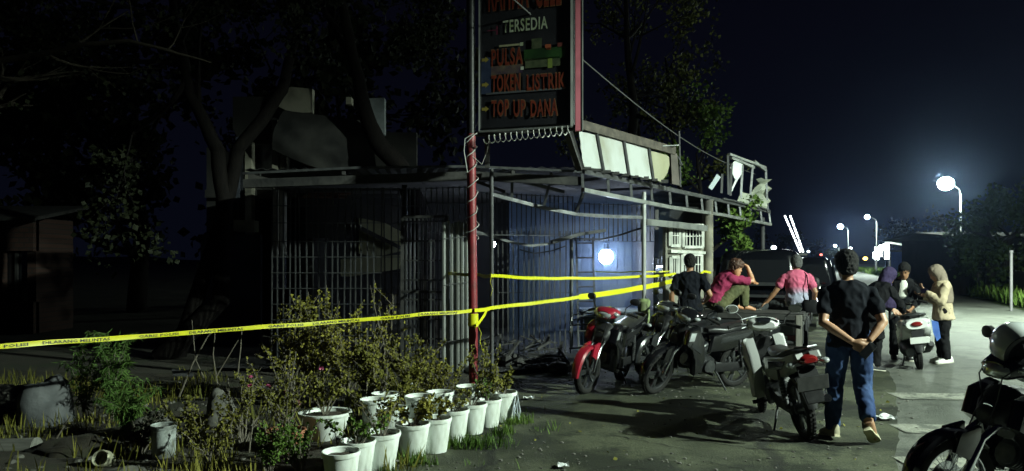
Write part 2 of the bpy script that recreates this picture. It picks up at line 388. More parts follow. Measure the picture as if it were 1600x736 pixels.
# posts
def post(name, base, top, r, m, n=10):
    mb = MB(); mb.tube([base, V(base).lerp(V(top), .5), top], r, n); return mb.build(name, m, shop, True)
post('post', (-.25,9.15,0), P(768,264,9.4), .026, steel_d)
pw = V((1.97,11.0,0)); post('post', pw, P(1006,300,11.0), .034, mat('greyed white paint', (.40,.41,.40), .5, .2, (.18,.18,.18), 3, .1)); post('post', P(1005,380,11.0)+V((.0,-.0,0)), P(1004.5,305,11.0)+V((0,0,0)), .026, silver)
mb = MB(); mb.rev([(.14,0),(.14,.10),(.11,.2),(.09,.95),(.10,1.04),(.07,1.08)], 14, M.Translation(pw)); mb.build('post_footing', mat('mossy concrete', (.20,.26,.10), .9, 0, (.12,.13,.08), 8, .3), shop, True)
post('post', P(893,545,12.6)*1.0, P(893,370,12.6), .03, steel)
post('post', (3.56,13.35,0), (3.56,13.35,2.75), .09, mat('shade blotched cream paint', (.34,.32,.24), .7, 0, (.07,.065,.06), 1.1, .15, lo=.42, hi=.6))  # awning shade put into the column colour as dark blotches
post('post', (5.55,16.3,0), (5.55,16.3,2.6), .05, steel_d)
# sagging door head rails
beam('door_rail', [P(722,356,10.8), P(765,368,10.9), P(800,379,11.0), P(830,384,11.1), P(862,380,11.3), P(893,371,11.5)], .035, steel)
beam('door_rail', [P(893,373,12.4), P(940,374,12.3), P(970,367,12.2), P(1003,356,12.0)], .028, steel)
beam('door_rail', [P(812,390,12.6), P(835,396,12.6), P(862,392,12.6), P(885,384,12.6)], .022, steel_d)
beam('door_rail', [P(862,378,11.2), P(905,366,11.6), P(945,360,12.0)], .05, steel_d)
beam('lintel', [P(1007,347,11.5), P(1060,352,12.4), P(1102,357,13.1)], .10, silver)
# interior shell
mb = MB(); mb.box((-1.2,17.4,1.5), (6.6,.15,3.0)); mb.box((3.1,18.3,1.5), (3.2,.15,3.0)); mb.box((-4.4,16.4,1.5), (.15,2.0,3.0))
mb.build('inner_wall', mat('black soot wall', (.018,.018,.019), .95, 0, (.045,.044,.043), 1.5, .3), shop, True, smooth=0)
mb = MB(); mb.bar((-1.60,10.95,1.4),(-1.91,13.2,1.4),.08,2.75,up=(0,0,1)); mb.build('inner_wall', MATS['black soot wall'], shop, True, smooth=0)  # wall added along the sight line to block bulb light leftwards
mb = MB(); mb.poly([(-4.5,12.55,3.08),(.3,12.35,3.08),(4.2,17.6,3.08),(4.2,18.6,3.08),(-4.5,18.6,3.08)], .12); mb.build('ceiling', charwall, shop, True, smooth=0)
o = sheet('shop_floor', [(-4.4,10.9),(-.2,10.5),(1.3,11.6),(3.7,13.6),(6.2,17.3),(4.5,18.3),(-4.4,18.3)], .06, m_floor)
# corrugated shutter behind the lamp
m_shut = mat('shutter paint', (.05,.06,.085), .6, .1, (.018,.021,.03), 2.2, .1)
mb = MB(); x0, x1 = .55, 3.0; k = 30
for i in range(k):
    a, b = x0+(x1-x0)*i/k, x0+(x1-x0)*(i+1)/k; y = 15.9+(a-x0)*.25; d = .03 if i % 2 else 0
    mb.box(((a+b)/2, y+d, 1.42), ((b-a)*.96, .03, 2.6))
mb.build('roller_shutter', m_shut, shop, True, smooth=0)
mb = MB(); mb.box((2.55,14.2,1.75), (.08,2.4,2.0), M.Translation((0,0,0))); mb.build('partition', charwall, shop, True, smooth=0)
# security bars: every bar its own part on shared meshes
def barmesh(r, h, m, name='bar'):
    b = MB(); b.box((0,0,h/2), (r*2, r*2, h)); return b.mesh(name, m, 0)
def grille(p0, p1, z0, z1, n, hs, m, r=.009, wob=.0, name='bar', rail='rail'):
    p0, p1 = V(p0), V(p1); me = barmesh(r, 1.0, m); base = INV[shop.name]
    for i in range(n):
        p = p0.lerp(p1, i/(n-1)); q = base @ V((p.x, p.y, z0))
        X = M.Translation(q)@M.Rotation(wob*NZ.noise((i*1.7, p.y, 3)), 4, 'Y')@M.Rotation(wob*.6*NZ.noise((i*2.3, 8, p.x)), 4, 'X')@M.Diagonal((1,1,z1-z0,1))
        put(name, me, shop, X)
    for z in hs:
        b = MB(); a, c = V((p0.x, p0.y-.012, z)), V((p1.x, p1.y-.012, z)); mid = a.lerp(c, .5)+V((0,0,wob*.4*NZ.noise((z*5, 1, 1))))
        b.bar(a, mid, .022, .010, up=(0,0,1)); b.bar(mid, c, .022, .010, up=(0,0,1)); b.build(rail, m, shop, True, smooth=0)
grille(P(424,0,10.8)*V((1,1,0)) if False else (-3.53,10.8,0), (-1.32,10.8,0), .08, 2.72, 26, (.10,.32,.55,.78,1.01,1.24,1.47,1.70,1.93,2.2,2.45,2.7), steel, .008, .03)
grille((-1.28,10.95,0), (-.60,10.75,0), 2.05, 2.74, 9, (2.06,2.72), steel, .008, .03)
grille((-.24,12.6,0), (1.0,12.6,0), .06, 2.15, 15, (.12,1.1,2.1), steel_d, .011, .015)
grille((-.62,11.4,0), (1.0,12.2,0), 2.05, 2.72, 22, (2.05,2.7), steel_d, .009, .03)
grille((1.05,12.3,0), (2.5,12.9,0), 1.98, 2.62, 18, (1.98,2.6), steel_d, .009, .02)
# dark hinged gate with flat bars, and the silver folding slats beside it
gate = []
mb = MB()
for a, b in (((-1.58,10.62,.08),(-1.58,10.62,2.28)), ((-.93,10.5,.08),(-.93,10.5,2.28)), ((-1.58,10.62,2.28),(-.93,10.5,2.28)), ((-1.58,10.62,.08),(-.93,10.5,.08)), ((-1.58,10.62,1.2),(-.93,10.5,1.2))):
    mb.bar(a, b, .05, .04)
mb.build('gate_frame', soot, shop, True, smooth=0)
gm_ = barmesh(.011, 1.0, steel)
for i in range(10):
    p = V((-1.52,10.60,0)).lerp(V((-.98,10.5,0)), i/9); put('gate_bar', gm_, shop, M.Translation(INV[shop.name] @ V((p.x,p.y,.1)))@M.Diagonal((1,1,2.15,1)))
for i in range(8):
    b = MB(); z = .25+i*.28; b.bar((-1.56,10.6,z), (-.95,10.49,z), .012, .02); b.build('gate_rail', soot, shop, True, smooth=0)
sl = MB(); sl.loft([[V((x,y,z)) for x, y in ((-.028,.012),(-.02,-.012),(.02,-.012),(.028,.012))] for z in (0,1)]); slat = sl.mesh('slat', silver, 0)
for i in range(9):
    px = (694,700,706,711.5,716,719.5,723,726.5,730)[i]; p = P(px, 500, 10.35+.05*(i % 2)+.02*i)
    put('folding_slat', slat, shop, M.Translation(INV[shop.name] @ V((p.x, p.y, .05)))@M.Rotation((.9,.2,1.15,-.4,1.2,.1,1.1,-.5,.9)[i], 4, 'Z')@M.Diagonal((1,1,2.14+.02*math.sin(i*2.1),1)))
for z in (.5, 1.3, 1.95):
    b = MB(); b.bar(P(692,500,10.33)*V((1,1,0))+V((0,0,z)), P(731,500,10.45)*V((1,1,0))+V((0,0,z+.04)), .015, .012); b.build('folding_link', steel_d, shop, True, smooth=0)
# pale door and window with white bars near the column
def P2(px, py):                                           # on the wall line of the right hand side
    t = (px-1045)/65; return P(px, py, 12.45+t*.95)
m_wbar = mat('white bar paint', (.62,.63,.58), .5, 0, (.35,.36,.33), 5)
def pane_grid(x0, y0, x1, y1, nx_, ny_, thick=.05):
    b = MB()
    for a, c in (((x0,y0),(x1,y0)), ((x0,y1),(x1,y1)), ((x0,y0),(x0,y1)), ((x1,y0),(x1,y1))): b.bar(P2(*a), P2(*c), thick, thick)
    fr = b.build('window_frame', m_wbar, shop, True, smooth=0)
    g = MB(); o = V((-.03,.02,0)); g.poly([P2(x0,y0)+o, P2(x1,y0)+o, P2(x1,y1)+o, P2(x0,y1)+o], .01); g.build('pane', glassd, fr, True, smooth=0)
    for i in range(1, nx_):
        x = x0+(x1-x0)*i/nx_; g = MB(); g.bar(P2(x,y0), P2(x,y1), .016, .016); g.build('window_bar', m_wbar, fr, True, smooth=0)
    for i in range(1, ny_):
        y = y0+(y1-y0)*i/ny_; g = MB(); g.bar(P2(x0,y), P2(x1,y), .016, .016); g.build('window_bar', m_wbar, fr, True, smooth=0)
pane_grid(1047,352,1062,384, 4, 2); pane_grid(1068,352,1098,386, 6, 2); pane_grid(1066,398,1096,428, 6, 2); pane_grid(1048,402,1060,430, 4, 1)
b = MB(); a = V((-.06,.04,0)); b.poly([P2(1044,346)+a, P2(1106,351)+a, P2(1106,524)+a, P2(1044,524)+a], .06); b.build('door_wall', mat('smoked cream wall', (.26,.25,.20), .85, 0, (.10,.10,.09), 2.5, .2), shop, True, smooth=0)
b = MB(); a = V((.0,.0,0)); b.poly([P2(1046,390)+a, P2(1100,393)+a, P2(1100,397)+a, P2(1046,395)+a], .07); b.build('door_rail', m_wbar, shop, True, smooth=0)

# ---- roof-top sign board: four pale panels in a rusty frame, facing the road
fb = root('roof_signboard', 'row of four pale blank sheet panels on top of the awning facing the road', 'signboard', (1.0,9.5,2.8))
def Q(px, py, t): return P(px, py, 9.42+1.85*t)
m_pan = mat('bleached sign sheet', (.38,.40,.39), .6, 0, (.20,.195,.14), 2.2, .06, lo=.48, hi=.74, stretch=(1,1,.5))
tops = ((904,203,0), (931,210,.18), (973,221,.45), (1012,231,.72), (1046,240,.95)); bots = ((912,262,0), (941,266,.18), (981,274,.45), (1019,281,.72), (1047,285,.95))
yel = mat('yellowed sign sheet', (.22,.21,.12), .6, 0, (.29,.285,.2), 1.5, .06, stretch=(2,2,.3))
for i in range(4):
    t0, t1, b0, b1 = tops[i], tops[i+1], bots[i], bots[i+1]
    g = .6
    pts = [Q(b0[0]+g,b0[1]-1,b0[2]), Q(b1[0]-g,b1[1]-1,b1[2]), Q(t1[0]-g,t1[1]+1,t1[2]), Q(t0[0]+g,t0[1]+1,t0[2])]
    if i == 3: pts = [Q(1019.6,280,.72), Q(1033,284,.84), Q(1042,272,.92), Q(1046,258,.95), Q(1045,245,.945), Q(1040,242,.91), Q(1022,237,.79), Q(1012.6,235,.72)]
    if i == 0: pts = [Q(913,261,0), Q(940.4,265,.18), Q(930.4,211,.18), Q(904.5,205,0), Q(905,215,0), Q(907,222,.0), Q(906.5,230,0), Q(909,240,0), Q(909.5,250,0)]
    m2 = MB(); m2.poly(pts, .006); m2.build('sheet_panel', (m_pan, m_pan, m_pan, yel)[i], fb, True, smooth=0)
for i, (px, tx) in enumerate(((931,941),(973,981),(1012,1019))):
    m2 = MB(); k = i+1; m2.bar(Q(tops[k][0],tops[k][1],tops[k][2])+V((.02,-.02,0)), Q(bots[k][0],bots[k][1],bots[k][2])+V((.02,-.02,0)), .03, .02); m2.build('divider', steel_d, fb, True, smooth=0)
m2 = MB(); m2.bar(Q(901,193,0), Q(1054,236,1), .05, .12, up=(0,0,1)); m2.build('top_rail', mat('rusty frame', (.10,.085,.07), .8, .4, (.05,.045,.04), 9, .2), fb, True, smooth=0)
m2 = MB(); m2.bar(Q(1030,232,.85)+V((0,0,.03)), Q(1050,229,1.0)+V((.05,-.1,.0)), .10, .012, up=(0,0,1)); m2.build('bent_strip', silver, fb, True, smooth=0)
m2 = MB(); m2.poly([Q(1046,240,.96), Q(1056,240,1.02), Q(1060,290,1.05), Q(1048,287,.97)], .05); m2.build('end_board', mat('brown board', (.09,.075,.065), .8, 0, (.05,.045,.04), 5, .2), fb, True, smooth=0)
m2 = MB(); m2.tube([Q(1054,238,1.02), Q(1062,250,1.06), Q(1066,258,1.08)], .012, 6); m2.build('loose_rod', steel, fb, True)
m2 = MB(); m2.tube([Q(1061,205,1.1), Q(1063,292,1.1)], .016, 6); m2.build('rod', steel_d, fb, True)
m2 = MB(); m2.bar(Q(887,203,-.06), Q(905,263,-.02), .11, .05); m2.build('slanted_brace', soot, fb, True, smooth=0)
for k in range(9):
    px = 915+k*15; t = (px-912)/135*.95; m2 = MB(); m2.box(Q(px, 263+(px-912)*.17, t)+V((.01,-.03,.0)), (.10+.05*rnd.random(), .05, .03+.02*rnd.random())); m2.build('rubble_lump', soot, fb, True, smooth=0)

# ---- second sign frame farther along with torn sheets
tf = root('torn_signboard', 'torn white sheet flapping in a broken frame at the far end of the awning', 'signboard', (4.6,15.2,2.75))
def T(px, py): return P(px, py, 14.6+(px-1120)/80*1.6)
for a, b in (((1139,241),(1196,262)), ((1143,247),(1178,262)), ((1178,252),(1197,268))):
    m2 = MB(); m2.bar(T(*a), T(*b), .05, .05); m2.build('frame_rail', silver, tf, True, smooth=0)
for a, b in (((1137,243),(1138,304)), ((1143,256),(1141,306)), ((1160,258),(1157,310)), ((1176,258),(1171,316)), ((1196,262),(1199,330)), ((1128,272),(1127,302))):
    m2 = MB(); m2.bar(T(*a), T(*b), .045, .045); m2.build('frame_post', steel_d if a[0] < 1150 else steel, tf, True, smooth=0)
m_torn = mat('torn white sheet', (.82,.86,.86), .5, 0, (.70,.74,.75), 2, .05)
m2 = MB(); m2.poly([T(1141,262), T(1147,252), T(1160,250), T(1161,268), T(1152,282), T(1143,300), T(1141,299), T(1149,281), T(1146,276)], .01); m2.build('torn_sheet', m_torn, tf, True, smooth=0)
m2 = MB(); m2.poly([T(1107,293), T(1112,297), T(1126,277), T(1120,272)], .01); m2.build('hanging_scrap', mat('blue grey scrap', (.42,.48,.52), .6), tf, True, smooth=0)
cr = MB(); nn_ = 10
for j in range(nn_+1):
    for i in range(nn_+1):
        s, t = i/nn_, j/nn_; px = 1168+s*32+6*(1-s)*math.sin(t*2); py = 322-t*48*(math.sin(min(1, s*1.3)*PI/2+.25))+s*6
        p = T(px, py); p += V((.10,-.16,0))*NZ.noise((s*5, t*5, 1))*1.2; cr.v.append(p)
for j in range(nn_):
    for i in range(nn_): a = j*(nn_+1)+i; cr.f.append((a, a+1, a+nn_+2, a+nn_+1))
cr.build('crumpled_sheet', mat('crumpled grey sheet', (.40,.42,.34), .6, 0, (.22,.24,.2), 3), tf, True, smooth=20)
cr = MB(); cr.poly([T(1150,318), T(1158,300), T(1172,304), T(1170,318)], .012); cr.build('crumpled_sheet', mat('crumpled grey sheet', (.3,.3,.3)), tf, True, smooth=0)

# ================================================================ POLE SIGN
ps = root('pole_sign', 'tall black shop sign with red lettering on a red pole', 'sign', (-.46,8.82,0))
sl_, sr_ = P(749,207,8.80), P(894,199,8.45); ux = (sr_-sl_); ux.z = 0; wS = ux.length; ux.normalize(); uz = V((0,0,1)); un = V((ux.y, -ux.x, 0))
z0 = 3.19; zt = 5.25; org = V((sl_.x, sl_.y, z0))
SX = M(((ux.x, uz.x, un.x, org.x), (ux.y, uz.y, un.y, org.y), (ux.z, uz.z, un.z, org.z), (0,0,0,1)))     # x along, y up, z out of the face
m_face = mat('black sign vinyl', (.010,.010,.013), .45, 0, (.016,.016,.02), 4)
mb = MB(); mb.box((wS/2, (zt-z0)/2+.02, -.11), (wS, zt-z0-.04, .20), SX); mb.build('sign_box', m_face, ps, True, smooth=0)
for a, b, w_ in (((0,0),(wS,0),.022), ((0,0),(0,zt-z0),.018), ((wS-.005,0),(wS-.005,zt-z0),.03), ((0,zt-z0),(wS,zt-z0),.022)):
    mb = MB(); mb.bar(SX@V((a[0],a[1],0)), SX@V((b[0],b[1],0)), w_, w_); mb.build('frame_edge', silver, ps, True, smooth=0)
mb = MB(); p = SX@V((wS+.06,-.04,-.06)); mb.box((p.x,p.y,(z0+zt)/2), (.075,.075,zt-z0+.1)); mb.build('side_post', mat('pinkish red paint', (.34,.09,.12), .5, 0, (.25,.06,.08), 6), ps, True, smooth=0)
mb = MB(); p = SX@V((wS+.10,-.04,-.04)); mb.box((p.x+.012,p.y-.0,(z0+zt)/2), (.014,.03,zt-z0+.1)); mb.build('side_trim', silver, ps, True, smooth=0)
mb = MB(); mb.tube([(-.46,8.82,0),(-.468,8.82,1.2),(-.485,8.84,2.4),(-.492,8.85,3.17)], .054, 16); mb.build('pole', redp, ps, True)
mb = MB(); mb.tube([(-.492,8.85,3.17),(-.50,8.86,zt)], .05, 16); mb.build('upper_post', black, ps, True)
mb = MB(); mb.bar((-.50,8.88,zA+.38), SX@V((wS+.06,.0,-.1)), .06, .06); mb.build('cross_bar', soot, ps, True, smooth=0)
mb = MB(); mb.bar((-.30,8.92,zA-.02), (-.30,8.92,z0), .06, .05); mb.build('hanger', soot, ps, True, smooth=0)
mb = MB(); mb.bar(SX@V((wS-.1,-.02,-.12)), (.86,9.38,zA+.02), .07, .05); mb.build('brace', soot, ps, True, smooth=0)
def lettering(text, h, width, X, m, parent, name='lettering', fat=.02, sp=1.12):
    c = bpy.data.curves.new('t', 'FONT'); c.body = text; c.size = 1; c.offset = fat; c.space_character = sp; c.resolution_u = 3
    o = bpy.data.objects.new('t', c); COL.objects.link(o); bpy.context.view_layer.update()
    me = bpy.data.meshes.new_from_object(o.evaluated_get(bpy.context.evaluated_depsgraph_get())); bpy.data.objects.remove(o)
    xs = [v.co.x for v in me.vertices]; yy = [v.co.y for v in me.vertices]; sx = width/(max(xs)-min(xs)); sy = h/(max(yy)-min(yy)); x0, y0 = min(xs), min(yy)
    t = parent
    while t.parent: t = t.parent
    iv = INV[t.name]
    for v in me.vertices: v.co = iv @ (X @ V(((v.co.x-x0)*sx, (v.co.y-y0)*sy, 0)))
    me.materials.clear(); me.materials.append(m); return put(name, me, parent)
m_red = mat('red sign print', (.17,.026,.011), .5, 0, (.11,.016,.007), 6); m_edge = mat('orange outline print', (.15,.075,.034), .5); m_wht = mat('white sign print', (.46,.50,.42), .5, 0, (.24,.30,.15), 9)
m_org = mat('amber sign print', (.24,.19,.04), .5)
k_ = wS/145.0                                             # metres per photograph pixel along the face
def sxy(px, py):                                          # photograph pixel -> face coordinates
    y = ((207-(px-749)*.062)-py)*k_*1.0; return (px-749)*k_, y
def word(text, px0, px1, py0, py1, m, edge=None, fat=.018):
    x0, y0 = sxy(px0, py1); x1, _ = sxy(px1, py1); h = (py1-py0)*k_
    if edge: lettering(text, h+.018, x1-x0+.018, SX@M.Translation((x0-.009, y0-.009, .0016)), edge, ps, fat=fat+.022)
    lettering(text, h, x1-x0, SX@M.Translation((x0, y0, .004)), m, ps, fat=fat)
word('RAHMA', 764, 827, -26, 24, m_red, m_edge); word('CELL', 838, 877, -26, 22, m_red, m_edge)
word('TERSEDIA', 787, 857, 39, 58, m_wht)
word('PULSA', 769, 818, 83, 108, m_red, m_edge); word('TOKEN', 769, 814, 122, 147, m_red, m_edge); word('LISTRIK', 825, 884, 122, 145, m_red, m_edge)
word('TOP', 769, 796, 160, 184, m_red, m_edge); word('UP', 804, 822, 160, 184, m_red, m_edge); word('DANA', 831, 872, 160, 184, m_red, m_edge)
def patch(px0, py0, px1, py1, m, z=.0012, name='print_patch'):
    x0, y0 = sxy(px0, py1); x1, y1 = sxy(px1, py0); y1 = y0+(py1-py0)*k_
    mb = MB(); mb.add([(x0,y0,z),(x1,y0,z),(x1,y1,z),(x0,y1,z)], [(0,1,2,3)], SX); return mb.build(name, m, ps, True, smooth=0)
patch(820, 84, 884, 101, mat('green print', (.007,.026,.007), .5, 0, (.016,.06,.010), 5))
patch(822, 98, 876, 112, mat('pale leaf print', (.07,.085,.045), .5, 0, (.03,.045,.02), 16)); patch(857, 98, 864, 112, mat('lime print', (.15,.20,.04), .5), .0020)
patch(853, 77, 862, 85, mat('orange print', (.28,.07,.03), .5)); patch(872, 75, 880, 83, mat('dark red print', (.12,.03,.025), .5))
patch(832, 68, 848, 83, mat('pale leaf print', (.1,.1,.1)), .0018)
patch(781, 76, 819, 79, mat('cream print', (.3,.29,.18), .5)); patch(814, 73, 819, 78, m_wht, .002)
patch(752, 95, 768, 150, mat('blue print', (.02,.028,.06), .5, 0, (.035,.05,.10), 7)); patch(768, 108, 818, 121, mat('violet print', (.035,.02,.045), .5, 0, (.12,.09,.06), 9))
patch(815, 109, 820, 114, m_wht, .002)
patch(760, 148, 884, 151, mat('slate print', (.07,.075,.085), .5))
patch(762, 53, 777, 54.5, mat('dark pink print', (.10,.015,.035), .5)); patch(776, 47, 779, 60, mat('dark pink print', (.1,.1,.1)))
for py in (98, 136, 173):
    x, y = sxy(753, py); mb = MB(); s = 4.5*k_
    mb.add([(x,y+s*.5,.0024),(x,y-s*.5,.0024),(x+s*1.3,y-s*.5,.0024),(x+s*1.3,y-s,.0024),(x+s*2.6,y,.0024),(x+s*1.3,y+s,.0024),(x+s*1.3,y+s*.5,.0024)], [(0,1,2,3,4,5,6)], SX); mb.build('arrow_print', m_org, ps, True, smooth=0)
# wire wound round the pole and hanging from the sign's lower edge
m_wire = mat('pale cable', (.42,.42,.40), .5, 0, (.25,.25,.25), 9)
mb = MB(); pts = []
for i in range(150):
    a = i*.30; z = 1.9+i*.0086+.03*math.sin(i*.31); r = .062+.02*max(0, math.sin(i*.7)); pts.append((-.475-.012*(z-1.9)+r*math.cos(a), 8.84+r*math.sin(a), z))
mb.tube(pts, .006, 5)
mb.tube([(-.53,8.77,2.7),(-.57,8.76,2.95),(-.56,8.77,3.1),(-.46,8.76,3.16)], .006, 5)
mb.thing('wound_cable', m_wire, 'pale cable wound in loops up the red sign pole', 'cable')
mb = MB(); base = SX@V((.1,-.05,.0)); pts = []
for i in range(120):
    t = i/119; p = SX@V((.08+t*(wS-.1), -.045-.05*math.sin(i*.8)-.06*(1-t), .02+.06*math.cos(i*.8))); pts.append(p)
mb.tube(pts, .006, 5)
mb.tube([(-.48,8.8,2.9),(-.36,8.8,2.8),(-.30,8.82,2.95),(-.28,8.83,3.05),(-.1,8.8,3.12)], .005, 5)
mb.thing('tangled_cable', m_wire, 'tangled cable looped along the bottom edge of the black sign', 'cable')
mb = MB(); a, b = P(775,-25,7.9), P(1180,272,21); mb.tube([a.lerp(b, i/16)+V((0,0,-.35*math.sin(PI*i/16))) for i in range(17)], .010, 6)
mb.thing('overhead_cable', mat('black cable', (.10,.10,.10), .6), 'overhead cable slanting across the black sign towards the far awning', 'cable')

# ---- lamps inside the shop
m_bulb = mat('bulb glow', (1,1,1), .3, emit=(.72,.84,1.0), es=140)
def bulb(loc, r, power, label):
    t = root('hanging_bulb', label, 'lamp', loc, group='bare bulbs hanging in the shop')
    mb = MB(); mb.ball((0,0,0), (r,r,r*1.05), n=16, m=10); mb.build('globe', m_bulb, t)
    mb = MB(); mb.rev([(r*.45,r*.9),(r*.45,r*1.6),(r*.3,r*1.9)], 12); mb.build('socket', black, t)
    mb = MB(); mb.tube([(0,0,r*1.8),(.01,0,r*1.8+.3),(0,0,3.02-loc[2])], .006, 5); mb.build('flex', black, t)
    ld = bpy.data.lights.new('bulb_light', 'POINT'); ld.energy = power; ld.color = (.34,.58,1.0); ld.shadow_soft_size = r*1.05
    lo = bpy.data.objects.new('bulb_light', ld); COL.objects.link(lo); lo.parent = t
bulb(P(947,401,14.0), .135, BULB_POWER, 'bluish white bulb swollen with its glare in the middle of the shop')  # globe radius takes in the bulb's bloom
bulb(P(770,382,14.0), .055, BULB_POWER*.16, 'small bluish white bulb glowing beside the slim dark post')
# ================================================================ MOTORBIKES
def arcstrip(mb, c, R, a0, a1, wd, X=None, n=14, th=.006, drop=.02):
    """mudguard: an arched strip about a wheel axle (angles from forward, up)"""
    rings = []
    for i in range(n+1):
        a = a0+(a1-a0)*i/n; k = 1-.35*abs(2*i/n-1)**3; h = wd*k; ca, sa = math.cos(a), math.sin(a)
        def q(r, y): return V((c[0]+r*ca, y, c[2]+r*sa))
        rings.append([q(R-drop, -h), q(R+.3*drop, -h*.75), q(R+.012, -h*.3), q(R+.012, h*.3), q(R+.3*drop, h*.75), q(R-drop, h), q(R-drop-th, h*.93), q(R-th, 0), q(R-drop-th, -h*.93)])
    mb.loft(rings, X)
def panel(mb, prof, y0, y1, X=None, shrink=.88, mid=.7):
    """body panel: side profile (x,z) swelling from y0 out to y1"""
    cx = sum(p[0] for p in prof)/len(prof); cz = sum(p[1] for p in prof)/len(prof)
    def r(y, s): return [V((cx+(x-cx)*s, y, cz+(z-cz)*s)) for x, z in prof]
    rings = [r(y0, .97), r(y0+(y1-y0)*mid, 1.0), r(y0+(y1-y0)*.93, .965), r(y1, shrink)]
    if y1 < y0: rings = rings[::-1]
    mb.loft(rings, X)
def wheel(t, ax, R, X, spoked, rimm, front):
    T0 = (X if X is not None else M.Identity(4)) @ M.Translation(V(ax)) @ M.Rotation(PI/2, 4, 'X')
    w_ = .040; prof = []
    for a in range(14):
        q = 2*PI*a/14; prof.append((R-w_+w_*math.cos(q)*1.0, w_*1.02*math.sin(q)))
    mb = MB(); mb.rev(prof, 36, T0, closed=True)
    for i in range(44):                                      # tread blocks
        a = 2*PI*i/44
        for sgn in (-1, 1):
            Y = T0 @ M.Rotation(a, 4, 'Z'); mb.box((R+.001, 0, sgn*.016), (.006, .022, .017), Y)
    ty = mb.build('wheel', rubber, t)
    mb = MB(); ri = R-.078; mb.rev([(ri,-.024),(ri+.016,-.026),(ri+.018,.026),(ri,.024),(ri-.006,.012),(ri-.006,-.012)], 36, T0, closed=True); mb.build('rim', rimm, ty)
    mb = MB(); mb.rev([(.02,-.055),(.045,-.05),(.05,-.02),(.05,.02),(.045,.05),(.02,.055)], 16, T0); mb.build('hub', alu, ty)
    mb = MB()
    if spoked:
        for i in range(36):
            a = 2*PI*i/36; b = a+(.42 if i % 4 < 2 else -.42); zz = .03 if i % 2 else -.03
            mb.tube([(.048*math.cos(b), .048*math.sin(b), zz), (ri*math.cos(a), ri*math.sin(a), 0)], .0022, 4, T0)
        mb.build('spokes', chrome, ty)
    else:
        for i in range(5):
            a = 2*PI*i/5; mb = MB()
            for da in (-.13, .13):
                mb.bar((.045*math.cos(a), .045*math.sin(a), 0), (ri*math.cos(a+da), ri*math.sin(a+da), 0), .03, .018, T0)
            mb.build('spoke', rimm, ty)
    if front:
        mb = MB(); mb.rev([(.06,.052),(.11,.052),(.11,.056),(.06,.056)], 24, T0, closed=True); mb.build('brake_disc', chrome, ty)
    return ty
m_redbike = mat('red bike paint', (.26,.010,.024), .3, 0, coat=.8)
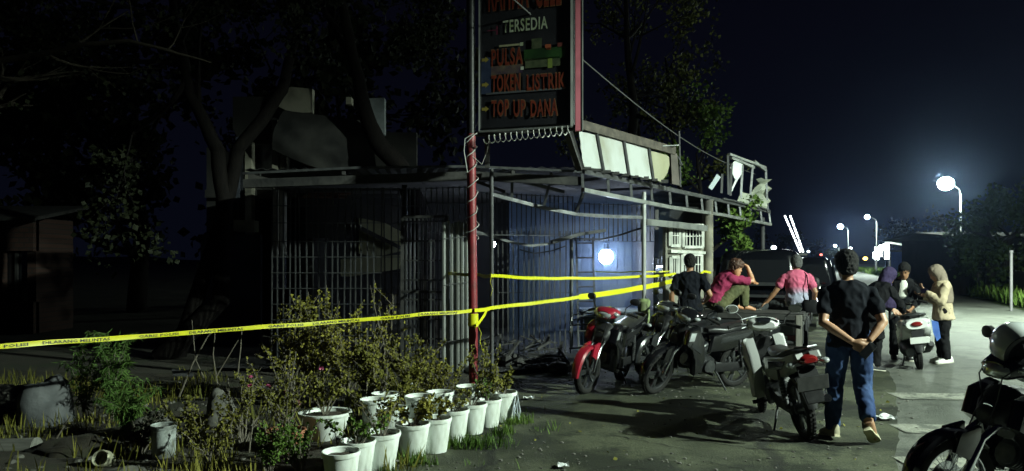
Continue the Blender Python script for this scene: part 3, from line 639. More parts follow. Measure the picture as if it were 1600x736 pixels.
def motorbike(label, rear, head, lean=.14, steer=0, main=None, second=None, kind='moped', spoked=False, plate=None, mirror_m=None, helmet=False, trim=None, hl=True, side=None):
    main = main or black; second = second or black; trim = trim or black
    side = side or main
    t = root('motorbike' if kind != 'scooter' else 'scooter', label, 'motorbike' if kind != 'scooter' else 'scooter', (rear[0], rear[1], 0), head, 'motorbikes parked in front of the shop', -lean)
    sco = kind == 'scooter'
    R = .235 if sco else .285; L = 1.25; N = L-.07
    S = V((L-.33, 0, .74)); axd = (V((L-.02, 0, R))-S).normalized()
    ST = M.Translation(S) @ M.Rotation(steer, 4, axd) @ M.Translation(-S)
    rimm = black if sco else (chrome if spoked else alu)
    wheel(t, (0,0,R), R, None, spoked, rimm, False); wheel(t, (L,0,R), R, ST, spoked, rimm, True)
    # ---- front end
    for s in (-1, 1):
        mb = MB(); mb.tube([(L,s*.075,R),(L-.04,s*.075,R+.10),(L-.13,s*.072,R+.28),(L-.27,s*.07,.66)], [.022,.026,.024,.018], 10, ST); mb.build('fork_leg', chrome if kind == 'moped' else alu, t)
    mb = MB(); arcstrip(mb, (L,0,R), R+.035, -.15 if not sco else .1, 2.35, .068, ST)
    if kind == 'moped': panel(mb, [(L-.10,R+.12),(L+.06,R+.2),(L+.02,R+.33),(L-.12,R+.36)], .05, .085, ST); panel(mb, [(L-.10,R+.12),(L+.06,R+.2),(L+.02,R+.33),(L-.12,R+.36)], -.05, -.085, ST)
    mb.build('front_fender', main if kind == 'moped' else second, t)
    hx, hz = L-.44, 1.0
    mb = MB(); mb.tube([(hx-.10,-.34,hz-.02),(hx-.05,-.24,hz+.01),(hx+.02,-.12,hz-.01),(hx+.05,0,hz-.03),(hx+.02,.12,hz-.01),(hx-.05,.24,hz+.01),(hx-.10,.34,hz-.02)], .012, 8, ST); mb.build('handlebar', steel_d if not sco else chrome, t)
    for s in (-1, 1):
        mb = MB(); mb.tube([(hx-.045,s*.225,hz+.008),(hx-.075,s*.28,hz),(hx-.10,s*.345,hz-.02),(hx-.103,s*.352,hz-.021)], [.017,.019,.018,.02], 8, ST); mb.build('grip', rubber, t)
        mb = MB(); mb.tube([(hx,s*.18,hz+.01),(hx-.01,s*.24,hz-.005),(hx-.045,s*.33,hz-.035)], [.009,.007,.006], 6, ST); mb.build('brake_lever', alu, t)
        mx = V((hx-.06, s*.31, hz+.17)); mb = MB(); mb.tube([(hx-.02,s*.20,hz+.01),(hx-.0,s*.22,hz+.08),mx+V((.02,-s*.03,-.03))], .006, 6, ST); mk = mb.build('mirror_stalk', black, t)
        Xm = ST @ M.Translation(mx) @ M.Rotation(s*.25, 4, 'Z'); mb = MB(); mb.loft([sell((.025,0,0), .03,.02,14,2.2), sell((.015,0,0), .062,.040,14,2.2), sell((-.008,0,0), .068,.044,14,2.2)], Xm); mm = mb.build('mirror', trim, t)
        mb = MB(); mb.loft([sell((-.009,0,0), .062,.039,14,2.2), sell((-.012,0,0), .060,.037,14,2.2)], Xm); mb.build('mirror_glass', mirror, mm)
    # cowl round the handlebar with headlight and gauge
    mb = MB(); cx = hx+.05
    mb.loft([sell((cx-.10,0,hz), .11,.035), sell((cx-.05,0,hz+.005), .165,.055), sell((cx+.03,0,hz), .17,.075), sell((cx+.09,0,hz-.015), .13,.07), sell((cx+.13,0,hz-.025), .085,.05)], ST); cw = mb.build('handlebar_cowl', main if kind == 'moped' else second, t)
    for s in (-1, 1):
        mb = MB(); mb.ball((cx+.03, s*.135, hz-.01), (.055,.045,.03), ST); mb.build('indicator', lens, cw)
    if hl:
        mb = MB(); mb.loft([sell((cx+.075,0,hz-.02), .125,.058), sell((cx+.125,0,hz-.028), .10,.048), sell((cx+.147,0,hz-.03), .05,.028)], ST); mb.build('headlight', lens, cw)
    mb = MB(); mb.loft([sell((cx-.11,0,hz+.03), .06,.012), sell((cx-.04,0,hz+.055), .085,.02), sell((cx+.01,0,hz+.06), .05,.012)], ST); mb.build('gauge', glassd, cw)
    for s, q in ((-1, .05), (1, .02)):                       # control cables looping down from the levers
        mb = MB(); mb.tube([(hx-.01,s*.17,hz+.005),(hx+.10,s*.15,hz+.05-q),(hx+.20,s*.09,hz-.06),(hx+.20,s*.06,.80),(L-.16,s*.065,.62)], .005, 5, ST); mb.build('cable', black, t)
    # ---- nose and leg shields
    if sco:
        mb = MB()
        mb.loft([[V((L-.10-(z-.33)*.42+b*(1-abs(y/.2)**2)-.02, y, z)) for y, b in ((-w1,0),(-w1*.8,.06),(-w1*.4,.10),(0,.12),(w1*.4,.10),(w1*.8,.06),(w1,0))]+[V((L-.16-(z-.33)*.42, y, z)) for y in (w1*.92, 0, -w1*.92)] for z, w1 in ((.26,.10),(.34,.17),(.5,.21),(.68,.215),(.82,.19),(.92,.13))])
        mb.build('front_apron', main, t)
        mb = MB(); mb.loft([sell((x,0,.29), wd,.035,16,4) for x, wd in ((.40,.15),(.5,.17),(.8,.17),(.96,.13))]); mb.build('floorboard', black, t)
    else:
        mb = MB(); mb.loft([sell((N-.37,0,.72), .10,.15), sell((N-.27,0,.74), .135,.14), sell((N-.19,0,.72), .12,.10), sell((N-.13,0,.69), .07,.05)]); ns = mb.build('nose', black, t)
        mb = MB(); mb.loft([sell((N-.165,0,.75), .05,.03), sell((N-.145,0,.745), .04,.022)]); mb.build('badge', chrome, ns)
        for s in (-1, 1):
            mb = MB(); panel(mb, [(N-.16,.66),(N-.20,.83),(N-.34,.88),(N-.43,.70),(N-.47,.46),(N-.42,.30),(N-.33,.26),(N-.32,.44),(N-.25,.60)], s*.12, s*.215); lp = mb.build('leg_shield', side if s > 0 and side is not main and main is m_redbike else main, t)
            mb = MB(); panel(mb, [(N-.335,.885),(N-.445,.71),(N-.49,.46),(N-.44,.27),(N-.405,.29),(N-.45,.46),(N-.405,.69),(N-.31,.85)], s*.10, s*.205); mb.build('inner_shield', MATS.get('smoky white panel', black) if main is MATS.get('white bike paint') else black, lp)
            mb = MB(); panel(mb, [(N-.185,.70),(N-.22,.80),(N-.30,.80),(N-.27,.70)], s*.205, s*.222); mb.build('indicator', lens, lp)
            mb = MB(); mb.bar((N-.24,s*.219,.66),(N-.40,s*.221,.56),.004,.05); mb.build('decal', second, lp, smooth=0)
    # ---- spine, seat, tail
    if sco:
        body = [(.52,.30),(.60,.50),(.52,.68),(.2,.74),(-.22,.80),(-.36,.78),(-.34,.66),(-.18,.50),(.06,.46),(.30,.30)]
        for s in (-1, 1):
            mb = MB(); panel(mb, body, s*.02, s*.20, shrink=.80); bp = mb.build('side_panel', main, t)
            mb = MB(); panel(mb, [(.35,.42),(.42,.56),(.1,.64),(-.2,.68),(-.02,.52)], s*.196, s*.204); mb.build('panel_trim', second, bp)
        mb = MB(); mb.loft([sell((x,0,z), wd,h,16,3) for x, z, wd, h in ((-.34,.83,.07,.025),(-.25,.835,.13,.045),(.0,.815,.15,.05),(.3,.775,.14,.05),(.50,.765,.09,.045),(.55,.75,.04,.03))]); mb.build('seat', seatm, t)
        mb = MB(); mb.tube([(-.05,-.14,.80),(-.25,-.16,.85),(-.42,-.12,.87),(-.46,0,.875),(-.42,.12,.87),(-.25,.16,.85),(-.05,.14,.80)], .013, 8); mb.build('grab_rail', alu, t)
        mb = MB(); mb.loft([sell((-.26,0,.69), .20,.12), sell((-.36,0,.71), .18,.10), sell((-.42,0,.72), .14,.07)]); tl = mb.build('tail_cowl', main, t)
        mb = MB(); mb.loft([sell((-.385,0,.72), .085,.045,18,2), sell((-.43,0,.722), .075,.038,18,2), sell((-.447,0,.722), .04,.02,18,2)]); mb.build('tail_light', redlens, tl)
        for s in (-1, 1):
            mb = MB(); mb.ball((-.36, s*.135, .725), (.06,.05,.03)); mb.build('indicator', lens, tl)
        mb = MB(); mb.loft([sell((.10,0,.33), .12,.12), sell((-.1,0,.30), .10,.10), sell((-.15,0,.28), .06,.06)], M.Translation((.05,.10,0))); mb.build('engine', alu, t)
    else:
        mb = MB(); mb.loft([sell((x,0,z), wd,h,14,3) for x, z, wd, h in ((L-.36,.66,.09,.12),(L-.45,.56,.075,.11),(.62,.50,.075,.10),(.50,.58,.09,.12),(.40,.66,.10,.09))]); mb.build('frame_cover', second, t)
        mb = MB(); mb.loft([sell((x,0,z), wd,h,16,3) for x, z, wd, h in ((-.38,.86,.05,.018),(-.32,.855,.09,.035),(-.1,.83,.115,.042),(.12,.80,.12,.045),(.3,.775,.11,.045),(.46,.785,.085,.045),(.54,.775,.05,.03))]); mb.build('seat', seatm, t)
        for s in (-1, 1):
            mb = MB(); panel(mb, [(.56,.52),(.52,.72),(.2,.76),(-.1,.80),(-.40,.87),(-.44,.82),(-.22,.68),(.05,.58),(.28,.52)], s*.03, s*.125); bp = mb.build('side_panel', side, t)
            mb = MB(); panel(mb, [(.40,.62),(.38,.70),(.05,.74),(-.2,.78),(-.05,.68)], s*.122, s*.129); mb.build('decal', second, bp)
            mb = MB(); mb.tube([(-.02,s*.12,R+.02),(.03,s*.125,.48),(.07,s*.12,.66)], [.022,.026,.022], 8); sh = mb.build('shock_absorber', steel_d, t)
            mb = MB(); pts = [V((-.0+.055*i/40,s*.123,.38+.2*i/40))+V((.03*math.cos(i*1.1),.03*math.sin(i*1.1),0)) for i in range(41)]; mb.tube(pts, .005, 5); mb.build('spring', alu, sh)
        mb = MB(); mb.tube([(.05,-.11,.80),(-.2,-.12,.87),(-.40,-.09,.91),(-.45,0,.915),(-.40,.09,.91),(-.2,.12,.87),(.05,.11,.80)], .012, 8); mb.build('grab_rail', alu, t)
        mb = MB(); mb.loft([sell((-.38,0,.80), .085,.045), sell((-.45,0,.80), .075,.036), sell((-.475,0,.80), .05,.02)]); tl = mb.build('tail_light', redlens, t)
        for s in (-1, 1):
            mb = MB(); mb.ball((-.40, s*.15, .77), (.035,.04,.028)); mb.tube([(-.38,s*.06,.78),(-.40,s*.14,.77)], .009, 6); mb.build('indicator', lens, tl)
        mb = MB(); mb.box((.56,0,.34), (.30,.20,.22), bev=.04); mb.tube([(.66,0,.38),(.86,0,.44)], [.075,.068], 14); eg = mb.build('engine', alu, t)
        mb = MB()
        for i in range(6): mb.tube([(.70+i*.027,0,.39+i*.0085),(.709+i*.027,0,.393+i*.0085)], .088, 14)
        mb.build('cooling_fins', alu, eg)
        for s in (-1, 1):
            mb = MB(); mb.tube([(.54,s*.10,.33),(.54,s*.135,.33)], .085, 18); mb.build('crankcase_cover', alu, eg)
            mb = MB(); mb.tube([(.60,s*.09,.27),(.60,s*.26,.27)], .012, 8); mb.tube([(.60,s*.19,.275),(.60,s*.275,.275)], .02, 8); mb.build('footpeg', rubber, t)
            mb = MB(); mb.bar((.42,s*.085,.36),(0,s*.085,R),.03,.045); mb.build('swingarm', steel_d, t)
        mb = MB(); mb.loft([sell((x,.095,R+.02), .012,.06,12,3) for x in (-.05,.0,.36,.42)]); mb.build('chain_case', black, t)
    mb = MB(); mb.tube([(.72,-.06,.30),(.66,-.12,.22),(.45,-.15,.20),(.20,-.16,.24),(.12,-.165,.27),(.10,-.165,.275),(-.18,-.17,.38),(-.25,-.17,.405)], [.018,.018,.02,.024,.03,.045,.05,.036], 12); ex = mb.build('exhaust', chrome if kind == 'moped' and not spoked else steel_d, t)
    mb = MB(); mb.loft([[V((x,-.213+.012*abs(z),R+.09+(.0-x)*.42+z)) for z in (-.03,.0,.03)]+[V((x,-.219+.012*abs(z),R+.09-x*.42+z)) for z in (.03,0,-.03)] for x in (.06,0,-.12)]); mb.build('heat_shield', chrome, ex)
    # rear mudguard and plate
    mb = MB(); arcstrip(mb, (0,0,R), R+.05, 1.35, 2.95, .075)
    mb.loft([[V((x,-w1,z)), V((x,w1,z)), V((x+.02,w1,z-.012)), V((x+.02,-w1,z-.012))] for x, z, w1 in ((-.33,.74,.08),(-.40,.62,.085),(-.43,.50,.08),(-.45,.43,.07))]); rf = mb.build('rear_mudguard', black, t)
    mb = MB(); Xp = M.Translation((-.462 if sco else -.445,0,.49 if sco else .60)) @ M.Rotation(-.28, 4, 'Y'); mb.box((0,0,0), (.006,.25 if sco else .27,.10 if sco else .135), Xp, .0025); mb.build('number_plate', plate or mat('black number plate', (.035,.035,.036), .5, 0, (.07,.07,.07), 14), t)
    mb = MB(); mb.tube([(.40,.09,.26),(.30,.20,.03),(.29,.215,.0)], [.012,.010,.014], 8); mb.build('side_stand', steel_d, t)
    return t
m_redbike = mat('red bike paint', (.30,.010,.022), .3, 0, coat=.8)
m_blk = mat('black bike paint', (.006,.006,.007), .14, 0, coat=.8)
m_whtb = mat('white bike paint', (.68,.69,.68), .25, 0, coat=.8)
m_grey = mat('dark grey bike paint', (.013,.014,.016), .25, 0, coat=.7)
m_wplate = mat('white number plate', (.80,.81,.78), .4)
def hd(front, rear): return math.atan2(front[1]-rear[1], front[0]-rear[0])
motorbike('red motorbike facing the camera under the police tape', (1.50,10.20), hd((.90,9.12),(1.50,10.20)), .17, .12, m_redbike, black, side=m_blk)
motorbike('black motorbike parked side on between the red and the white bikes', (2.88,9.62), hd((1.72,9.02),(2.88,9.62)), .13, -.30, m_blk, m_grey)
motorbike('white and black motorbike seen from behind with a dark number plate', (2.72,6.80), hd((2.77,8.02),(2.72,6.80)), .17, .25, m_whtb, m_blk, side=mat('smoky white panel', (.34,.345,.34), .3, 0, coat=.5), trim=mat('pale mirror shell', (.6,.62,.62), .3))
motorbike('dark motorbike with spoked front wheel entering at the lower right corner', (3.93,4.90), hd((2.72,4.58),(3.93,4.90)), .10, .12, m_blk, m_grey, spoked=True)
motorbike('white scooter with red tail light that a group stands around', (6.18,11.15), hd((6.62,12.3),(6.18,11.15)), .14, .2, m_whtb, m_grey, kind='scooter', plate=m_wplate)
motorbike('dark motorbike half hidden behind the red and the black ones', (2.75,11.3), hd((1.95,10.45),(2.75,11.3)), .13, .1, m_grey, m_blk)
# ================================================================ PEOPLE
def remesh(mb, name, m, parent, vox, it=4, wr=0, wsc=9, label=None, fac=.6):
    me = mb.mesh('tmp', m, 0); o = bpy.data.objects.new('tmp', me); COL.objects.link(o)
    md = o.modifiers.new('r', 'REMESH'); md.mode = 'VOXEL'; md.voxel_size = vox; md.use_smooth_shade = True
    ms = o.modifiers.new('s', 'SMOOTH'); ms.iterations = it; ms.factor = fac
    bpy.context.view_layer.update()
    n = bpy.data.meshes.new_from_object(o.evaluated_get(bpy.context.evaluated_depsgraph_get()))
    bpy.data.objects.remove(o); bpy.data.meshes.remove(me); n.name = name
    if not n.materials: n.materials.append(m)
    if wr:
        nr = [v.normal.copy() for v in n.vertices]
        for v, d in zip(n.vertices, nr):
            c = v.co; k = NZ.noise((c.x*wsc, c.y*wsc, c.z*wsc*.7))+.6*NZ.noise((c.x*wsc*2.3+4, c.y*wsc*2.3, c.z*wsc*1.6+c.x*7))
            v.co = c+d*wr*(1-2*abs(k))
    n.polygons.foreach_set('use_smooth', [True]*len(n.polygons)); n.update()
    return put(name, n, parent, label=label)
SPINE = ((-.20,.07,.06),(-.13,.15,.10),(0,.168,.118),(.15,.158,.108),(.40,.138,.096),(.68,.165,.115),(.88,.172,.105),(.99,.135,.085),(1.07,.070,.064))
def lerp3(a, b, c, t): return (1-t)*(1-t)*a+2*t*(1-t)*b+t*t*c
def torso(mb, J, infl, t0, t1, hem=None, wide=0):
    p0, p1 = J['pelvis'], J['neck']; mid = (p0+p1)/2+J.get('bow', V((0,0,0)))
    rings = []; ts = [s for s in SPINE if t0 <= s[0] <= t1]
    if hem: ts = [(hem, .178+wide, .130+wide*.6)]+ts
    n = 20
    for t, a, b in ts:
        tc = min(max(t, -.6), 1.2); c = lerp3(p0, mid, p1, tc) if 0 <= tc <= 1 else (p0+(mid-p0)*2*tc if tc < 0 else p1+(p1-mid)*2*(tc-1))
        d = (lerp3(p0, mid, p1, min(1, max(0, tc)+.05))-lerp3(p0, mid, p1, max(0, min(1, tc)-.05))).normalized()
        lat = J['hipL'].lerp(J['shL'], max(0, min(1, t)))-J['hipR'].lerp(J['shR'], max(0, min(1, t))); lat = (lat-d*lat.dot(d)).normalized(); fw = lat.cross(d).normalized()
        rings.append([c+lat*((a+infl)*math.cos(2*PI*j/n))+fw*((b+infl)*math.sin(2*PI*j/n)) for j in range(n)])
    mb.loft(rings)
def path(pts, rads, k=5):
    P_, R_ = [], []
    for i in range(len(pts)-1):
        for j in range(k): P_.append(pts[i].lerp(pts[i+1], j/k)); R_.append(rads[i]+(rads[i+1]-rads[i])*j/k)
    return P_+[pts[-1]], R_+[rads[-1]]
def limb(mb, pts, rads, n=14):
    pts = [V(p) for p in pts]; mb.tube(*path(pts, rads), n=n)
    for p, r in list(zip(pts, rads))[1:-1]: mb.ball(p, r*.99, n=12, m=8)
    mb.ball(pts[0], rads[0]*.98, n=12, m=8)
def hand(mb, w_, d, nrm, side, curl=.5):
    d = d.normalized(); a = d.cross(nrm).normalized(); nrm = a.cross(d).normalized(); a = a*side     # a: towards the thumb
    def ring(c, wd, th): return [c+a*(wd*math.cos(2*PI*j/12))+nrm*(th*math.sin(2*PI*j/12)) for j in range(12)]
    mb.loft([ring(w_-d*.02, .026, .019), ring(w_+d*.02, .032, .018), ring(w_+d*.06, .041, .016), ring(w_+d*.088, .040, .013), ring(w_+d*.097, .034, .010)])
    for i, (o, ln) in enumerate(((.031,.072),(.011,.082),(-.010,.076),(-.030,.060))):
        p = w_+d*.088+a*o; dd = (d+a*(o*1.6)).normalized(); pts = [p]; c = curl*(.75+.13*i)
        for q, f in enumerate((.44,.31,.25)):
            ang = c*(q+.5)*.8; dr = dd*math.cos(ang)+nrm*math.sin(ang); pts.append(pts[-1]+dr*ln*f)
        mb.tube(pts, [.0092,.0088,.008,.0062], 8)
    p = w_+d*.026+a*.028; t1 = (d*.72+a*.62+nrm*.25).normalized(); t2 = (d*.88+a*.25+nrm*.4).normalized()
    mb.tube([p-d*.01-a*.008, p+t1*.038, p+t1*.038+t2*.030, p+t1*.038+t2*.053], [.014,.011,.0098,.0072], 8)
def headbasis(J):
    f = J['look'].normalized(); u = J.get('up', V((0,0,1))); r = f.cross(u).normalized(); u = r.cross(f).normalized(); return f, u, r
HEAD = ((-.122,.022,.028,.052),(-.108,.044,.052,.036),(-.08,.058,.072,.020),(-.04,.067,.084,.010),(0,.072,.092,.002),(.04,.075,.097,-.004),(.075,.070,.092,-.008),(.102,.052,.070,-.012),(.118,.026,.036,-.014))
def headring(c, f, u, r, z, a, b, o, n=20): return [c+u*z+f*o+r*(a*math.cos(2*PI*j/n))+f*(b*math.sin(2*PI*j/n)) for j in range(n)]
def person(label, loc, rz, J, top, bottom, shoes, sleeve=.55, hem=-.06, wide=.0, skin=None, hair='short', hairm=None, vox=.010, barefoot=False, long_hem=None, group='people gathered outside the shop', curls=(.5,.5), topw=.012, name='person', hs=1.0):
    J = {k: V(v) if isinstance(v, tuple) else v for k, v in J.items()}
    dn_ = (J['pelvis']-J['neck']).normalized()
    for k in ('shL','shR'): J[k] = J[k]+dn_*.030+(J['neck']-J[k])*.06
    t = root(name, label, 'person', loc, rz, group); sk = skin or m_skin
    f, u, r = headbasis(J); hc = J['head']
    mb = MB(); torso(mb, J, -.004, -1, 2); limb(mb, [J['neck']-(hc-J['neck'])*.15, J['neck'].lerp(hc-u*.07-f*.01, .6), hc-u*.06-f*.012], [.060,.052,.054])
    mb.loft([headring(hc, f, u, r, *h) for h in HEAD])
    mb.loft([headring(hc+f*.085, f, u, r, z, a, b, o, 10) for z, a, b, o in ((-.036,.016,.010,.006),(-.030,.017,.014,.012),(-.005,.010,.010,.006),(.022,.007,.008,-.004))])         # nose
    mb.loft([headring(hc+f*.080, f, u, r, z, a, b, o, 10) for z, a, b, o in ((-.074,.016,.006,.004),(-.066,.024,.012,.006),(-.058,.024,.012,.006),(-.050,.016,.006,.004))])         # lips
    for s in (-1, 1): mb.loft([headring(hc+r*(s*.074)-f*.008, f, u, r, z, a, b, o, 10) for z, a, b, o in ((-.034,.005,.008,.002),(-.02,.010,.014,0),(.01,.011,.020,-.004),(.028,.008,.014,-.006))])
    for S_, sd in (('L', 1), ('R', -1)):
        limb(mb, [J['sh'+S_], J['el'+S_], J['wr'+S_]], [.056,.043,.029]); e = J['el'+S_]; mb.tube([e, e.lerp(J['wr'+S_], .3), J['wr'+S_]], [.040,.043,.028], 12)
        d = J.get('hd'+S_, J['wr'+S_]-J['el'+S_]); hand(mb, J['wr'+S_], d, J.get('hn'+S_, V((0,1,0))), J.get('ht'+S_, sd), curls[0 if sd > 0 else 1])
        limb(mb, [J['hip'+S_], J['kn'+S_], J['an'+S_]], [.088,.056,.040]); k = J['kn'+S_]; mb.tube([k, k.lerp(J['an'+S_], .3), J['an'+S_]], [.052,.056,.036], 12)
        mb.tube([J['an'+S_]+V((0,0,0)), J['an'+S_].lerp(J['to'+S_], .4)+V((0,0,.005)), J['to'+S_].lerp(J['an'+S_], .12)], [.042,.036,.022], 12)
    remesh(mb, 'body', sk, t, vox, 3)
    # eyes and brows
    for s in (-1, 1):
        e = MB(); c = hc+f*.085+r*(s*.031)+u*.012; e.loft([headring(c, f, u, r, z, a, b, 0, 10) for z, a, b in ((-.007,.004,.004),(-.003,.012,.006),(.003,.012,.006),(.007,.004,.004))]); e.build('eye', m_eye, t)
        e = MB(); e.tube([c+u*.018+r*(-.017)+f*.002, c+u*.022+f*.006, c+u*.018+r*.017+f*.002], .0045, 6); e.build('eyebrow', m_hair, t)
    # trousers
    mb = MB(); torso(mb, J, .012, -1, .20)
    for S_ in 'LR':
        a = J['an'+S_]; k = J['kn'+S_]; end = k.lerp(a, .97)
        limb(mb, [J['hip'+S_], J['hip'+S_].lerp(k, .5), k, k.lerp(a, .45), end], [.100,.092,.074,.071,.060])
    tr_ = remesh(mb, 'trousers', bottom, t, .012, 3, .010, 12)
    # top
    mb = MB(); torso(mb, J, .018, .0 if hem is None else -.0001, 1.08, hem, wide)
    if long_hem:
        base = J['pelvis']; lat = (J['hipL']-J['hipR']).normalized(); fw = lat.cross(V((0,0,1)))
        mb.loft([[base+V((0,0,z))+lat*(a*math.cos(2*PI*j/20))+fw*(b*math.sin(2*PI*j/20)) for j in range(20)] for z, a, b in ((long_hem,.235,.19),(long_hem*.5,.215,.17),(0,.195,.145),(.15,.175,.13))])
    for S_ in 'LR':
        s_, e_, w_ = J['sh'+S_], J['el'+S_], J['wr'+S_]
        if sleeve <= 1: limb(mb, [s_, s_.lerp(e_, sleeve*.5), s_.lerp(e_, sleeve*.9), s_.lerp(e_, sleeve)], [.066,.066,.065,.064])
        else: limb(mb, [s_, e_, e_.lerp(w_, .5), e_.lerp(w_, .95)], [.066,.058,.052,.042])
        mb.ball(s_+V((0,0,-.012)), .062, n=14, m=10)
    tp = remesh(mb, 'shirt' if sleeve <= 1 else 'jacket', top, t, .011, 4, topw, 8)
    if not barefoot:
        for S_ in 'LR':
            a, to = J['an'+S_], J['to'+S_]; d = (to-a); dn = d.normalized(); lt = J.get('lat'+S_, (J['hipL']-J['hipR']).normalized()); lt = (lt-dn*lt.dot(dn)).normalized(); un_ = dn.cross(lt)
            if un_.z < 0: un_ = -un_
            un_ = J.get('fu'+S_, un_).normalized(); fd = lt.cross(un_); fd = fd if fd.dot(dn) > 0 else -fd
            sole = to-un_*.02; heel = J.get('heel'+S_, a-fd*.075-un_*.070)
            fd = (sole-heel).normalized(); Lf = (sole-heel).length; un_ = lt.cross(fd); un_ = un_ if un_.dot(a-heel) > 0 else -un_
            def fr(s, wd, h, zz=0): c = heel+fd*(Lf*s); return [c+lt*(wd*x)+un_*(zz+h*z) for x, z in ((-.95,0),(-1,.35),(-.8,.8),(-.35,1),(.35,1),(.8,.8),(1,.35),(.95,0))]
            sh = MB(); sh.loft([fr(-.01,.026,.07,.018), fr(.06,.036,.10,.016), fr(.28,.038,.105,.014), fr(.45,.041,.082,.014), fr(.68,.050,.062,.014), fr(.88,.047,.048,.015), fr(1.0,.028,.034,.018)]); so = sh.build('shoe', shoes, t, smooth=60)
            sh = MB(); sh.loft([fr(-.03,.028,.022), fr(.06,.040,.022), fr(.4,.042,.02), fr(.7,.053,.02), fr(.9,.050,.02), fr(1.03,.028,.022,.004)]); sh.build('sole', J.get('solem', m_sole), so, smooth=60)
    # hair or head scarf
    hm_ = hairm or m_hair; mb = MB()
    if hair == 'short':
        mb.loft([headring(hc, f, u, r, z*hs, a*hs, b*hs, o) for z, a, b, o in ((-.07,.040,.030,-.066),(-.05,.060,.055,-.045),(-.02,.076,.076,-.028),(.015,.083,.092,-.018),(.05,.086,.100,-.012),(.085,.080,.097,-.010),(.110,.064,.082,-.012),(.130,.042,.055,-.014),(.140,.018,.024,-.014))])
        remesh(mb, 'hair', hm_, t, .008, 1, .010, 38)
    elif hair == 'curly':
        mb.loft([headring(hc, f, u, r, z, a, b, o) for z, a, b, o in ((-.07,.06,.05,-.06),(-.03,.090,.085,-.034),(.0,.098,.095,-.026),(.05,.104,.112,-.012),(.09,.098,.112,-.008),(.125,.078,.09,-.010),(.15,.04,.05,-.012))])
        remesh(mb, 'hair', hm_, t, .008, 1, .014, 30)
    else:
        nk = J['neck']; lat = (J['shL']-J['shR']).normalized(); dn = (nk-hc).normalized(); back = -f
        rings = [headring(hc, f, u, r, z, a, b, o) for z, a, b, o in ((.140,.03,.035,-.02),(.125,.066,.078,-.018),(.08,.092,.106,-.020),(.03,.098,.108,-.026),(-.03,.096,.100,-.032),(-.08,.092,.092,-.030))]
        for z, a, b in ((.0,.105,.10),(-.06,.155,.125),(-.14,.195,.150),(-.24,.20,.160),(-.32,.185,.155)):
            c = nk+V((0,0,z))+(J['pelvis']-nk).normalized()*0; fw2 = lat.cross(V((0,0,1))); rings.append([c+lat*(a*math.cos(-2*PI*j/20))+fw2*(b*math.sin(2*PI*j/20)) for j in range(20)])
        # keep every ring turning the same way as the head rings
        e0 = r; rr = []
        for k, rg in enumerate(rings):
            if k < 6: rr.append(rg)
            else:
                cen = sum(rg, V((0,0,0)))/20; a = max((p-cen).length for p in rg); b = min((p-cen).length for p in rg); rt = -lat if lat.dot(r) < 0 else lat; fw2 = V((0,0,1)).cross(rt); fw2 = fw2 if fw2.dot(f) > 0 else -fw2
                rr.append([cen+rt*(a*math.cos(2*PI*j/20))+fw2*(b*math.sin(2*PI*j/20)) for j in range(20)])
        mb.loft(rr); remesh(mb, 'head_scarf', hm_, t, .011, 3, .008, 12)
    return t, J
m_skin = mat('brown skin', (.30,.155,.085), .5, 0, (.25,.125,.068), 14, .05); m_skin2 = mat('light brown skin', (.36,.20,.12), .5, 0, (.30,.16,.09), 14, .05)
m_eye = mat('dark eye', (.02,.015,.012), .15); m_hair = mat('black hair', (.005,.0045,.0045), .6, 0, (.010,.009,.008), 60, .6, spec=.2); m_sole = mat('shoe sole', (.45,.43,.36), .7, 0, (.30,.29,.24), 12, .2)
def cloth(n, a, b, rough=.85): return mat(n, a, rough, 0, b, 5, .25, 260, lo=.4, hi=.65, spec=.08)
c_navy = cloth('navy black cotton', (.005,.006,.009), (.009,.010,.014)); c_blk = cloth('black cloth', (.006,.006,.007), (.011,.011,.012)); c_jean = cloth('blue denim', (.022,.038,.10), (.045,.075,.16))
c_tan = cloth('beige cloth', (.46,.38,.26), (.38,.31,.21)); c_pur = cloth('dark purple cloth', (.030,.022,.055), (.045,.035,.08)); c_scarf = cloth('grey brown cloth', (.22,.18,.14), (.17,.14,.11))
c_pink = cloth('magenta cotton', (.27,.033,.085), (.22,.028,.07)); c_olive = cloth('olive cloth', (.11,.11,.055), (.07,.075,.04)); c_dgrey = cloth('dark grey cloth', (.05,.055,.058), (.035,.038,.04)); c_white = cloth('white cotton', (.66,.66,.60), (.58,.58,.53))
m_shoe_y = mat('tan canvas shoe', (.36,.33,.22), .8, 0, (.24,.22,.15), 9, .2); m_shoe_w = mat('white shoe', (.75,.75,.70), .6, 0, (.62,.62,.58), 9); m_shoe_b = mat('black shoe', (.015,.015,.016), .5)
# two-tone shirt: dyed pink above, pale grey blue below
def dip(name):
    m = bpy.data.materials.new(name); m.use_nodes = True; n = m.node_tree.nodes; l = m.node_tree.links; b = n['Principled BSDF']; t = n.new('ShaderNodeTexCoord'); s = n.new('ShaderNodeSeparateXYZ'); l.new(t.outputs['Object'], s.inputs[0])
    x = n.new('ShaderNodeTexNoise'); x.inputs['Scale'].default_value = 7; l.new(t.outputs['Object'], x.inputs['Vector']); a = n.new('ShaderNodeMath'); a.operation = 'MULTIPLY_ADD'; l.new(x.outputs['Fac'], a.inputs[0]); a.inputs[1].default_value = .10; l.new(s.outputs['Z'], a.inputs[2])
    r = n.new('ShaderNodeValToRGB'); r.color_ramp.elements[0].position = .32; r.color_ramp.elements[0].color = (.27,.27,.36,1); r.color_ramp.elements[1].position = .44; r.color_ramp.elements[1].color = (.46,.085,.16,1); l.new(a.outputs[0], r.inputs[0]); l.new(r.outputs[0], b.inputs['Base Color']); b.inputs['Roughness'].default_value = .85; return m
